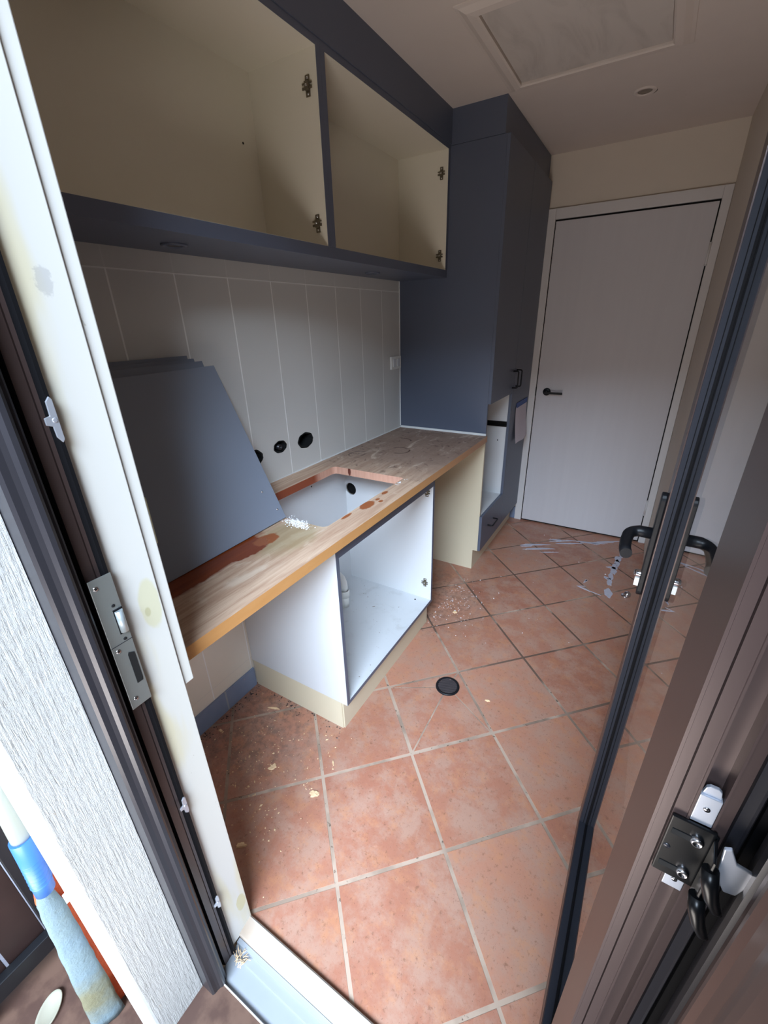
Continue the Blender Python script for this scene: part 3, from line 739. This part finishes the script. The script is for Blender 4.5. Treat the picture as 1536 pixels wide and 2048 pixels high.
# ------------------------------------------------------------------ doorway: left jamb, architrave, sill
struct(MB().box(0.600, XJ, -0.197, YN, 0.0, DOOR_H), 'trim_4', M_['jamb'], bevel=0.0015)
ab = MB().box(0.535, XJ-0.004, YN, -0.108, 0.862, 2.2)
struct(ab, 'trim_5', M_['jamb'], bevel=0.002)
pl = MB().box(0.565, 0.612, -0.108, -0.1025, 1.163, 1.250)
tag(pl.build('switch_plate', M_['cream_plastic'], None, bevel=0.004), 'pale yellow plastic plate on the inner edge of the white jamb', 'plate')  # cream light switch plate seen edge on
sl = MB().prism([(YN, 0.0), (YN, 0.012), (YN-0.004, 0.016), (-0.172, 0.010), (-0.175, 0.006), (-0.175, -0.03), (YN, -0.03)], XJ, XJR, None, 'X')
struct(sl, 'trim_6', M_['sill'])
sl = MB().prism([(-0.176, -0.004), (-0.186, -0.006), (-0.187, -0.016), (-0.204, -0.018), (-0.206, -0.026), (-0.252, -0.031), (-0.2555, -0.029), (-0.2555, -0.034), (-0.176, -0.034)], 0.622, 1.42, None, 'X')
struct(sl, 'window_1_sill', M_['sill_alu'])
struct(MB().box(0.59, 1.5, -0.2585, -0.2556, -0.03, -0.0185), 'trim_7', M_['caulk'])

# left aluminium door frame (vertical extrusion)
def L(az, X):   # point at plane X seen along slope az from the doorway centre line
    return (X, -0.463+(X-1.2871)/az)
fo = MB()
prof = [(0.60, -0.1975), (0.626, -0.1975), (0.631, -0.199), (0.631, -0.204), (0.626, -0.2055)]
prof += [(0.621, -0.207), (0.620, -0.212), (0.6215, -0.2145), (0.6215, -0.229), (0.618, -0.231), (0.612, -0.2335), (0.612, -0.238), (0.630, -0.240)]
prof += [(0.640, -0.242), (0.643, -0.245), (0.643, -0.249), (0.650, -0.251), (0.653, -0.255), (0.652, -0.261), (0.648, -0.266), (0.646, -0.272), (0.645, -0.280), (0.642, -0.2845), (0.60, -0.285)]
fl = thing('door_frame', 'dark bronze aluminium door frame upright beside the white brick pier', 'door frame', (0.625, -0.24, -0.03))
o = part(MB().prism(prof, -0.03, DOOR_H), 'frame_profile', M_['brown_alu'], fl)
me = o.data; me.materials.append(M_['dark_alu']); me.materials.append(M_['rubber'])
for f in me.polygons:
    cy_ = f.center.y-0.24; 
    if abs(f.normal.z) < 0.5:
        if cy_ > -0.2065: f.material_index = 2
        elif cy_ < -0.2300: f.material_index = 1 if cy_ < -0.239 else 2
st = part(MB().box(0.6325, 0.6345, -0.2322, -0.1978, 0.9065, 1.1640, None), 'strike_plate', M_['steel'], fl, bevel=0.0006)
hx = 0.6346
mb = MB()
mb.prism([(-0.2122, 0.951), (-0.2025, 0.951), (-0.2015, 0.956), (-0.2015, 1.0120), (-0.2105, 1.0165), (-0.2122, 1.012)], hx, hx+0.0006, None, 'X')
mb.build('bolt_slot', M_['void'], st)
MB().box(hx, hx+0.0004, -0.2322, -0.1978, 1.0385, 1.0393).box(hx, hx+0.0004, -0.2130, -0.1978, 1.1005, 1.1018).build('plate_joint', M_['dark_alu'], st)
MB().box(hx-0.0004, hx+0.0005, -0.2125, -0.1985, 1.055, 1.1005).build('latch_recess', M_['rubber'], st)
M_['brushed'] = plain('brushed_latch', (186, 196, 200), 0.35, 0.55, var=0.06, scale=40)
MB().tube([(hx+0.0005, -0.2050, 1.058), (hx+0.0005, -0.2050, 1.098)], 0.0062, seg=24).build('latch_roller', M_['brushed'], st)
for y, z in ((-0.2242, 1.1488), (-0.2233, 1.028), (-0.2219, 0.9246)):
    MB().lathe([(0, 0.0012), (0.0030, 0.0012), (0.0040, 0.0)], (hx, y, z), (1, 0, 0), seg=16).build('screw', M_['chrome'], st)
    MB().box(hx+0.0012, hx+0.0014, y-0.0018, y+0.0018, z-0.0004, z+0.0004).box(hx+0.0012, hx+0.0014, y-0.0004, y+0.0004, z-0.0018, z+0.0018).build('screw_cross', M_['void'], st)
for y, z in ((-0.2092, 1.1091), (-0.2081, 1.0441)):
    MB().lathe([(0, 0.0008), (0.0024, 0.0008), (0.0028, 0.0)], (hx, y, z), (1, 0, 0), seg=14).build('screw_hole', M_['void'], st)
def keeper(z, s=1.0):
    mb = MB(); x = 0.6315
    mb.prism([(-0.214, z+0.004*s), (-0.207, z+0.006*s), (-0.2065, z+0.024*s), (-0.2015, z+0.030*s), (-0.1985, z+0.026*s), (-0.1985, z-0.026*s), (-0.2015, z-0.030*s), (-0.2065, z-0.022*s), (-0.207, z-0.008*s), (-0.214, z-0.005*s)], x, x+0.003, None, 'X')
    mb.lathe([(0, 0.001), (0.003, 0.001), (0.0035, 0.0)], (x+0.003, -0.203, z), (1, 0, 0), seg=14)
    part(mb, 'keeper', M_['zinc'], fl, bevel=0.0006)
keeper(1.398); keeper(0.606, 0.8); keeper(0.238, 0.8)

# ------------------------------------------------------------------ right hand frame upright (hinge side)
AZ = lambda az, X: (X+0.011, -0.463+(X+0.011-1.2871)/az)
fr_ = [(1.426, -0.165), (1.418, -0.166), (1.411, -0.172), (1.408, -0.185), (1.408, -0.192), (1.4115, -0.1935), (1.4115, -0.200), (1.409, -0.2015), (1.406, -0.203), (1.4065, -0.222), (1.4035, -0.2235),
       (1.4030, -0.2260), (1.398, -0.2275), (1.396, -0.231), (1.396, -0.236), (1.3915, -0.238), (1.388, -0.242), (1.3865, -0.248), (1.3875, -0.256), (1.386, -0.270), (1.3835, -0.278), (1.380, -0.283), (1.378, -0.290),
       (1.376, -0.300), (1.374, -0.330), (1.374, -0.405), (1.46, -0.405), (1.46, -0.165)]
fR = thing('door_frame', 'brown grooved aluminium door frame upright at right edge beside the folded glass door', 'door frame', (1.36, -0.2, -0.03), local=True)
fR.rotation_euler = (0, 0.008, 0)
MB().box(0.048, 0.10, 0.036, 0.068, 0.0, DOOR_H+0.03).build('gap_dark_strip', M_['rubber'], fR)  # black strip added in the gap beside the leaf to darken it
o = MB().prism([(x-1.36, y+0.2) for x, y in fr_], 0.0, DOOR_H+0.03).build('frame_profile', M_['brown_alu'], fR)
me = o.data; me.materials.append(M_['dark_alu']); me.materials.append(M_['rubber'])
for f in me.polygons:
    X_, Y_ = f.center.x+1.36, f.center.y-0.2
    if abs(f.normal.z) < 0.5:
        if -0.2235 > Y_ > -0.2275: f.material_index = 2
        elif Y_ > -0.203 or Y_ < -0.283: f.material_index = 1
# ------------------------------------------------------------------ glass door leaf folded into the room (local: y along the leaf, +x away)
lf = bpy.data.objects.new('door_2', None); COL.objects.link(lf); lf['kind'] = 'structure'
lf['label'] = 'open glazed aluminium door leaf folded back against the right wall'
lf.location = (1.3481, -0.168, 0.012); lf.rotation_euler = (0, 0.0095, -0.018)
Lb = 0.683; Le = 0.752; zt_ = 2.06; zr = 0.09; bw = 0.0205; y_h = 0.103
def lp(mb, name, mat, **k): return mb.build(name, mat, lf, **k)
for nm, (a0, a1) in (('stile', (Lb, Le)),):
    lp(MB().box(0.0015, 0.0545, a0, a1, 0.0, zt_, M_['bead']), nm, M_['bead'], bevel=0.001)
lp(MB().box(0.0015, 0.0545, y_h, Lb, 0.0, zr), 'bottom_rail', M_['bead'], bevel=0.001)
lp(MB().box(0.0015, 0.0545, y_h, Lb, zt_-zr, zt_), 'top_rail', M_['bead'], bevel=0.001)
fc = MB().box(-0.0008, 0.0014, Lb+0.0008, Le, 0.0, zt_).box(-0.0008, 0.0014, 0.0, y_h-0.0008, 0.0, zt_)
fc.box(-0.0008, 0.0014, y_h-0.0008, Lb+0.0008, 0.0, zr-0.0008).box(-0.0008, 0.0014, y_h-0.0008, Lb+0.0008, zt_-zr+0.0008, zt_)
lp(fc, 'face_cladding', M_['brown_alu'], label='brown outer face of the frame')
ep = [(0.0015, 0.0), (0.0082, 0.0), (0.0085, 0.004), (0.0094, 0.004), (0.0097, 0.0), (0.0185, 0.0), (0.0188, -0.0012), (0.0204, -0.0012), (0.0206, 0.012), (0.0346, 0.012), (0.0348, -0.0012), (0.0364, -0.0012),
      (0.0366, 0.001), (0.0440, 0.001), (0.0443, 0.005), (0.0455, 0.005), (0.0458, 0.001), (0.0525, 0.001), (0.0535, -0.001), (0.0545, 0.0), (0.0545, y_h), (0.0015, y_h)]
o = lp(MB().prism(ep, 0.0, zt_), 'hinge_stile', M_['brown_alu'], label='grooved brown hinge side edge of the leaf')
o.data.materials.append(M_['dark_alu'])
for f in o.data.polygons:
    if f.center.x > 0.0456 or f.center.y > 0.05: f.material_index = 1
# hinge keep bolted to the leaf edge
hp = lp(MB().prism([(0.0098, 1.064), (0.0388, 1.0635), (0.0388, 1.134), (0.0098, 1.1345)], -0.0045, -0.0016, None, 'Y'), 'hinge_bracket', M_['black_gloss'], bevel=0.0008, label='black steel hinge bracket with two chrome bolts')
def hs(mb, n, m, **k): return mb.build(n, m, hp, **k)
for z in (1.118, 1.076):
    hs(MB().box(0.0125, 0.0265, -0.0052, -0.0044, z-0.0030, z+0.0030), 'slot', M_['void'], bevel=0.0003)
    hs(MB().lathe([(0, 0.0022), (0.0018, 0.0022), (0.0024, 0.0036), (0.0036, 0.0036), (0.0046, 0.0018), (0.0048, 0.0)], (0.0290, -0.0045, z+0.001), (0, -1, 0), seg=20), 'bolt', M_['chrome'])
hs(MB().lathe([(0, 0.001), (0.0022, 0.0008), (0.0026, 0.0)], (0.0135, -0.0045, 1.098), (0, -1, 0), seg=14), 'rivet', M_['dark_alu'])
for a0, a1, n in ((1.134, 1.164, 'backing_plate'), (1.046, 1.065, 'backing_plate')):
    p = hs(MB().box(0.0208, 0.0346, -0.0008, 0.0045, a0, a1), n, M_['zinc'], bevel=0.0005, label='silver backing plate')
    hs(MB().lathe([(0, 0.0008), (0.0020, 0.0008), (0.0024, 0)], (0.0277, -0.0008, (a0+a1)/2+0.002), (0, -1, 0), seg=14), 'screw', M_['chrome'])
hs(MB().prism([(0.0218, 1.164), (0.0338, 1.164), (0.0325, 1.171), (0.0305, 1.173), (0.0250, 1.173), (0.0230, 1.171)], 0.001, 0.004, None, 'Y'), 'backing_plate', M_['zinc'], bevel=0.0005)
hs(MB().prism([(0.0388, -0.0016), (0.0388, -0.0045), (0.0372, -0.0060), (0.0355, -0.024), (0.0375, -0.025), (0.0398, -0.006), (0.0415, -0.0016)], 1.0645, 1.130), 'flange', M_['black_gloss'], bevel=0.0006)
for z in (1.118, 1.083):
    hs(MB().tube([(0.037, -0.021, z), (0.0385, -0.025, z-0.010), (0.042, -0.027, z-0.022), (0.047, -0.028, z-0.031), (0.0505, -0.0275, z-0.034)], [0.0055, 0.0058, 0.0052, 0.0040, 0.0018], seg=14), 'hook', M_['black_gloss'])
hs(MB().prism([(0.040, 1.140), (0.044, 1.143), (0.050, 1.130), (0.060, 1.128), (0.062, 1.118), (0.057, 1.098), (0.050, 1.096), (0.043, 1.108)], -0.018, -0.015, None, 'Y'), 'hinge_arm', M_['zinc'], bevel=0.0008, label='grey zinc arm reaching to the frame')
# glazing beads on both sides
bd = MB()
for x0_, x1_ in ((0.0016, bw), (bw+0.0045, 0.054)):
    bd.box(x0_, x1_, Lb-0.0006, Lb, zr, zt_-zr).box(x0_, x1_, y_h, y_h+0.0006, zr, zt_-zr).box(x0_, x1_, y_h, Lb, zr, zr+0.0006)
lp(bd, 'glazing_bead', M_['bead'])
sl_ = MB()
sl_.box(bw-0.0035, bw+0.0002, Lb-0.0035, Lb-0.0006, zr, zt_-zr).box(bw-0.0035, bw+0.0002, y_h, Lb, zr+0.0006, zr+0.0035)
sl_.box(0.0105, 0.0120, Lb-0.0014, Lb-0.0006, zr, zt_-zr)
lp(sl_, 'glazing_seal', M_['rubber'])
lp(MB().box(bw, bw+0.0045, y_h-0.004, Lb+0.004, zr-0.004, zt_-zr+0.004), 'glass_pane', M_['glass'])
def lever(side):
    s = -1 if side == 'front' else 1
    x0_ = -0.001 if s < 0 else 0.0555
    yc = 0.722
    mb = MB(); R_ = 0.015; pts = []
    pl_ = []
    for k in range(9): a_ = math.pi*k/8; pl_.append((yc+R_*math.cos(a_), 1.150-R_+R_*math.sin(a_)))
    for k in range(9): a_ = math.pi+math.pi*k/8; pl_.append((yc+R_*math.cos(a_), 0.895+R_+R_*math.sin(a_)))
    mb.prism(pl_, min(x0_, x0_+s*0.011), max(x0_, x0_+s*0.011), None, 'X')
    h_ = lp(mb, 'handle_plate', M_['black'], bevel=0.002)
    z = 1.052
    pts = [(x0_+s*0.008, yc, z), (x0_+s*0.034, yc, z)]
    for k in range(1, 7):
        a_ = math.pi/2*k/6; pts.append((x0_+s*(0.034+0.020*math.sin(a_)), yc-0.020*(1-math.cos(a_)), z-0.001*k))
    pts += [(x0_+s*0.056, yc-0.045, z-0.010), (x0_+s*0.055, yc-0.075, z-0.012), (x0_+s*0.051, yc-0.098, z-0.013)]
    MB().tube(pts, [0.0128, 0.0128]+[0.0122]*6+[0.0118, 0.0116, 0.0116], seg=20).build('lever', M_['black'], h_)
    MB().lathe([(0.0, 0.016), (0.006, 0.015), (0.009, 0.010), (0.009, 0.0), ], (x0_+s*0.009, yc, 0.948), (s, 0, 0), seg=20).build('lock_cylinder', M_['chrome'], h_, label='chrome lock cylinder')
    MB().box(min(x0_+s*.009, x0_+s*.02), max(x0_+s*.009, x0_+s*.02), yc-0.006, yc+0.006, 0.918, 0.938).build('lock_cam', M_['pvc'], h_)
    for zz in (1.128, 0.985, 0.912):
        MB().lathe([(0, 0.0012), (0.0035, 0.001), (0.004, 0)], (x0_+s*0.009, yc, zz), (s, 0, 0), seg=12).build('screw', M_['chrome'], h_)
lever('front'); lever('back')
for k, (zz, xx) in enumerate(((0.0, 0.012),)): pass

# ------------------------------------------------------------------ outside left: mop, slatted gate, dish
mp = thing('mop', 'flat mop with blue collar, pale blue pad and orange fringe leaning by the pier', 'mop', (0.45, -0.43, -0.02))
def padshape(P, th, n=22, wob=0.0012, seed=1, taper=0.012):
    # P: bottom-left, bottom-right, top-left, top-right as (x, y, z); thickness grows towards +X
    mb = MB(); random.seed(seed); rows = []; P = [Vector(p) for p in P]
    for i in range(n+1):
        tt = i/n; a_ = P[0].lerp(P[2], tt); b__ = P[1].lerp(P[3], tt); d = (b__-a_).normalized()
        k = max(0, (tt-0.88)/0.12); a_ = a_+d*taper*k*k; b__ = b__-d*taper*k*k
        row = []
        for sgn, js in ((1, range(9)), (-1, range(8, -1, -1))):
            for j in js:
                u = j/8; p = a_.lerp(b__, u); bul = th*(0.25+0.75*math.sin(math.pi*u)**0.7)
                row.append(p+Vector((sgn*bul/2+random.uniform(-wob, wob), random.uniform(-wob, wob)*1, 0)))
        rows.append([mb.bm.verts.new(p) for p in row])
    for A, B in zip(rows, rows[1:]):
        m = len(A)
        for k in range(m): mb.bm.faces.new((A[k], A[(k+1) % m], B[(k+1) % m], B[k])).smooth = True
    mb.bm.faces.new(rows[0][::-1]); mb.bm.faces.new(rows[-1]); return mb
part(padshape(((0.447, -0.466, -0.018), (0.468, -0.407, -0.018), (0.452, -0.433, 0.52), (0.456, -0.399, 0.50)), 0.018), 'pad', M_['cloth'], mp, label='pale blue grey cloth pad')
part(padshape(((0.440, -0.450, -0.010), (0.452, -0.390, -0.010), (0.438, -0.432, 0.515), (0.440, -0.379, 0.51)), 0.012, seed=5, wob=0.002), 'fringe', M_['orange'], mp, label='orange fringe behind the pad')
part(MB().tube([(0.455, -0.4140, 0.50), (0.455, -0.4125, 0.53), (0.455, -0.406, 0.655)], [0.0165, 0.0168, 0.0185], seg=24), 'collar', M_['mop_blue'], mp, label='blue ribbed collar')
rb = MB()
for k in range(7):
    tt = k/6; rb.lathe([(0.0168, -0.002), (0.0181, 0), (0.0168, 0.002)], (0.455, -0.4125+0.0035*tt, 0.528+0.066*tt), (0, 0.052, 1), seg=24)
part(rb, 'collar_ribs', M_['mop_blue'], mp)
part(MB().tube([(0.455, -0.406, 0.65), (0.455, -0.395, 0.95), (0.455, -0.385, 1.25)], 0.0150, seg=20), 'pole', M_['pole'], mp)
part(MB().box(0.458, 0.461, -0.400, -0.380, 0.425, 0.455), 'tag', M_['pvc'], mp, bevel=0.001)

gt = thing('slatted_gate', 'dark stained slatted timber gate outside the doorway at lower left', 'gate', (0.2, -0.6, -0.02))
# gate plane runs along Y at X = 0.235
gx = 0.235
def gpart(mb, n, m, **k): return part(mb, n, m, gt, **k)
for yy in (-0.405, -0.62, -0.86): gpart(MB().box(gx-0.03, gx, yy-0.03, yy+0.03, -0.02, 1.5), 'post', M_['black_timber'], bevel=0.002)
for zz in (0.03, 0.62): gpart(MB().box(gx-0.028, gx-0.004, -1.3, -0.375, zz, zz+0.055), 'rail', M_['black_timber'], bevel=0.002)
for k, (ya, yb) in enumerate(((-0.590, -0.520), (-0.514, -0.437), (-0.75, -0.655), (-0.83, -0.757), (-1.0, -0.9), (-1.1, -1.006), (-1.2, -1.106))):
    gpart(MB().box(gx-0.045, gx-0.031, ya, yb, -0.0, 1.5), 'slat', M_['dark_timber'], bevel=0.001)
dish = MB().lathe([(0.0, 0.004), (0.03, 0.005), (0.036, 0.010), (0.038, 0.008), (0.034, 0.0), (0, 0)], (0, 0, 0))
for v in dish.bm.verts: v.co.x *= 0.62
o = dish.build('soap_dish', M_['cream_dish'], None); o.location = (0.318, -0.505, -0.0195); o.rotation_euler = (0, 0, math.radians(35))
tag(o, 'oval cream plastic dish lying on the brown porch tiles', 'dish')
o = MB().box(-0.006, 0.006, -0.06, 0.05, 0, 0.012).build('mustard_strip', M_['mustard'], None, bevel=0.001); o.location = (0.497, -0.470, -0.0198); o.rotation_euler = (0, 0, math.radians(-38))
tag(o, 'thin mustard yellow strip on the porch floor under the mop', 'strip')
struct(MB().box(0.20, 0.532, -0.385, -0.362, -0.02, 0.10), 'trim_8', M_['mid_timber'])
struct(MB().box(-6, 0.15, -6, -0.36, -0.10, -0.0195), 'ground_pale_added', M_['residue'])  # pale ground added so the gaps in the gate look bright

# ------------------------------------------------------------------ residue, dust and chips
def blob(mb, cx, cy, rx, ry, rot=0, z=0.0012, n=14, jag=0.3, m=None):
    c_, s_ = math.cos(rot), math.sin(rot); ph = random.random()*9
    top = []; bot = []
    for k in range(n):
        a_ = 2*math.pi*k/n; r = 1+jag*(random.random()-0.5)
        x_, y_ = rx*r*math.cos(a_), ry*r*math.sin(a_)
        top.append(mb.bm.verts.new((cx+c_*x_*0.96-s_*y_*0.96, cy+s_*x_*0.96+c_*y_*0.96, z))); bot.append(mb.bm.verts.new((cx+c_*x_-s_*y_, cy+s_*x_+c_*y_, z-0.0014)))
    mb.bm.faces.new(top)
    for k in range(n): mb.bm.faces.new((bot[k], bot[(k+1) % n], top[(k+1) % n], top[k]))
def stroke(mb, p, q, w_, **k):
    p, q = Vector(p), Vector(q); d = q-p; blob(mb, *((p+q)/2), d.length/2, w_/2, math.atan2(d.y, d.x), n=22, **k)
random.seed(11)
mb = MB()
stroke(mb, (0.727, 2.384), (0.90, 2.47), 0.022, jag=.5); stroke(mb, (0.765, 2.33), (0.955, 2.434), 0.024, jag=.5); stroke(mb, (0.87, 2.33), (0.975, 2.385), 0.012, jag=.5)
stroke(mb, (0.73, 2.36), (0.80, 2.40), 0.02, jag=.5)
tag(mb.build('adhesive_residue', M_['residue'], None), 'short pale glue streaks on the floor tiles nearest the tall cabinet', 'residue', 'pale residue patches on the floor')
mb = MB()
for a_, b__, w_ in (((0.90, 2.53), (1.03, 2.61), .02), ((0.94, 2.51), (1.10, 2.60), .016), ((1.0, 2.60), (1.16, 2.65), .012), ((1.10, 2.62), (1.25, 2.67), .02), ((1.18, 2.66), (1.33, 2.75), .022), ((0.89, 2.56), (0.96, 2.585), .016), ((1.16, 2.63), (1.22, 2.645), .018)):
    stroke(mb, a_, b__, w_, jag=.6)
tag(mb.build('adhesive_residue', M_['residue'], None), 'broken line of pale glue along the foot of the white door', 'residue', 'pale residue patches on the floor')
mb = MB()
pts = [(1.383, 2.76), (1.378, 2.70), (1.370, 2.62), (1.360, 2.55), (1.352, 2.48), (1.345, 2.42), (1.338, 2.36), (1.330, 2.30), (1.326, 2.22), (1.325, 2.15)]
for k, (a_, b__) in enumerate(pts): blob(mb, a_+random.uniform(-.004, .004), b__, 0.017+0.004*math.sin(k*2), 0.045, 0.1, jag=.5)
blob(mb, 1.327, 2.02, 0.022, 0.055, 0.15, jag=.35); blob(mb, 1.300, 2.19, .012, .02, .5); blob(mb, 1.318, 2.34, .03, .012, .2)
tag(mb.build('adhesive_residue', M_['residue'], None), 'thick band of pale glue running forward from the white door', 'residue', 'pale residue patches on the floor')
mb = MB()
stroke(mb, (1.157, 2.013), (1.235, 1.985), 0.012); stroke(mb, (1.225, 1.99), (1.29, 1.972), 0.006); stroke(mb, (1.155, 2.01), (1.20, 2.03), 0.006)
tag(mb.build('adhesive_residue', M_['residue'], None), 'pale V shaped scrape of glue on the floor before the chrome door stop', 'residue', 'pale residue patches on the floor')
mb = MB(); stroke(mb, (1.185, 2.065), (1.20, 2.11), 0.010); blob(mb, 1.196, 2.10, .008, .012)
tag(mb.build('adhesive_residue', M_['residue'], None), 'short pale glue dab just behind the V shaped scrape', 'residue', 'pale residue patches on the floor')
# plaster crumbs on the bench beside the leaning door
mb = MB()
for k in range(420):
    a_ = random.gauss(0, 1); x_, y_ = min(0.44, 0.365+0.030*a_), 0.497+0.012*random.gauss(0, 1)-0.15*(0.03*a_)
    r = abs(random.gauss(0.0012, 0.0008))+0.0006
    mb.lathe([(0, r*0.6), (r*0.7, r*0.45), (r, 0)], (x_, y_, HB), seg=6)
tag(mb.build('plaster_crumbs', M_['plaster'], None), 'heap of white plaster crumbs on the benchtop at the leaning doors', 'debris', kind='stuff')
mb = MB()
for k in range(14):
    r = random.uniform(0.0015, 0.004); mb.lathe([(0, r*0.6), (r, 0)], (0.487+random.uniform(-.008, .008), 1.03+random.uniform(-.07, .02), HB), seg=5)
tag(mb.build('plaster_crumbs', M_['plaster'], None), 'few white crumbs on the benchtop front strip past the cut-out', 'debris', kind='stuff')

# loose wood chips: the larger ones are things of their own
def chip_mesh(sx_, sy_, sz_, seed):
    random.seed(seed); mb = MB(); n = 12
    lo = []; mid = []; hi = []
    for k in range(n):
        a_ = 2*math.pi*k/n; r = random.uniform(0.55, 1.2)
        lo.append((sx_*r*math.cos(a_), sy_*r*math.sin(a_), 0)); rr = r*random.uniform(.7, .95); hi.append((sx_*rr*math.cos(a_), sy_*rr*math.sin(a_), sz_*random.uniform(.6, 1.1)))
    L0 = [mb.bm.verts.new(p) for p in lo]; H0 = [mb.bm.verts.new(p) for p in hi]
    top = mb.bm.verts.new((0, 0, sz_)); bot = mb.bm.verts.new((0, 0, 0))
    for k in range(n):
        j = (k+1) % n
        mb.bm.faces.new((L0[k], L0[j], H0[j], H0[k])); mb.bm.faces.new((H0[k], H0[j], top)); mb.bm.faces.new((L0[j], L0[k], bot))
    return mb
chips = [
    (0.1715, 0.4227, 0.026, 0.006, .3, 'long chipboard splinter on the floor near the blue skirting'),
    (0.3582, 0.2258, 0.017, 0.014, .9, 'ragged chip of board on the tile between jamb and base cabinet'),
    (0.555, 0.2232, 0.016, 0.013, .4, 'pale board chip near the tile joint crossing before the base cabinet'),
    (0.455, -0.0177, 0.018, 0.010, .5, 'pale board chip lying against the foot of the white jamb'),
    (0.060, 0.235, 0.008, 0.006, .2, 'round pale chip beside the blue skirting tiles'),
    (0.546, 0.348, 0.013, 0.004, -.8, 'curled wood shaving just in front of the base cabinet corner'),
    (0.603, 1.412, 0.013, 0.010, .3, 'cluster of pale chips behind the far corner of the base cabinet'),
    (0.955, 0.9066, 0.011, 0.006, .3, 'small pale chip to the right of the floor drain'),
]
for k, (x_, y_, a_, b__, ro, lb) in enumerate(chips):
    o = chip_mesh(a_, b__, 0.005, k+20).build('wood_chip', M_['chip'], None); o.location = (x_, y_, 0.0); o.rotation_euler = (0, 0, ro)
    tag(o, lb, 'wood chip', 'loose chips of board on the tiled floor')
o = chip_mesh(0.010, 0.004, 0.004, 77).build('wood_chip', M_['chip'], None); o.location = (0.638, -0.272, -0.0199); o.rotation_euler = (0, 0, 1.1)
tag(o, 'pale wood chip on the brown porch tile at the frame foot', 'wood chip')
# fine litter nobody could count
def litter(name, label, mat, n, fn, rmin, rmax, seed):
    random.seed(seed); mb = MB()
    for k in range(n):
        x_, y_ = fn(); r = random.uniform(rmin, rmax)*(1.0 if random.random() < .85 else 1.7); el = random.uniform(0.3, 1); ro = random.random()*6.3
        c_, s_ = math.cos(ro), math.sin(ro)
        P = [(r, 0), (0, r*el), (-r, 0), (0, -r*el*.8)]
        lo = [mb.bm.verts.new((x_+c_*a_-s_*b__, y_+s_*a_+c_*b__, 0)) for a_, b__ in P]; tp_ = mb.bm.verts.new((x_, y_, r*0.6))
        for i in range(4): mb.bm.faces.new((lo[i], lo[(i+1) % 4], tp_))
    return tag(mb.build(name, mat, None), label, 'debris', kind='stuff')
def f1():
    while True:
        x_, y_ = random.uniform(0.02, 0.62), random.uniform(-0.12, 0.48)
        if random.random() < math.exp(-((x_-0.32)**2/0.06+(y_-0.2)**2/0.05)): return x_, y_
def f2(): return min(0.98, max(0.505, random.gauss(0.58, 0.07))), random.gauss(1.50, 0.13)
litter('sawdust', 'scattered sawdust and splinters on the tiles between jamb and base cabinet', M_['chip'], 260, f1, 0.0014, 0.0042, 3)
litter('sawdust', 'scattered white crumbs on the tiles behind the base cabinet', M_['plaster'], 170, f2, 0.0010, 0.0036, 4)
def f3(): return random.uniform(0.7, 1.38), random.uniform(1.2, 2.7)
litter('grit', 'sparse pale grit over the far floor tiles', M_['plaster'], 36, f3, 0.001, 0.0035, 5)
def f4():
    tt = random.random(); return (random.uniform(0.012, 0.05), random.uniform(0.12, 0.48)) if tt < .6 else (random.uniform(0.1, 0.5), random.uniform(0.44, 0.487))
litter('dark_dirt', 'dark dirt gathered along the skirting and kickboard edges', M_['dark_timber'], 150, f4, 0.0015, 0.0045, 6)
mb = MB(); random.seed(9)
for k in range(26):
    x_, y_ = 0.655+random.uniform(-.012, .014), -0.207+random.uniform(-.014, .014); a_ = random.random()*3.1
    mb.tube([(x_, y_, -0.016+random.random()*0.006), (x_+0.016*math.cos(a_), y_+0.016*math.sin(a_), -0.010+random.random()*.008)], 0.0008, seg=4)
tag(mb.build('dry_grass', M_['chip'], None), 'tuft of dry straw caught in the corner of the silver sill', 'debris', kind='stuff')
for o in bpy.data.objects:
    if o.get('_local') is not None: del o['_local']
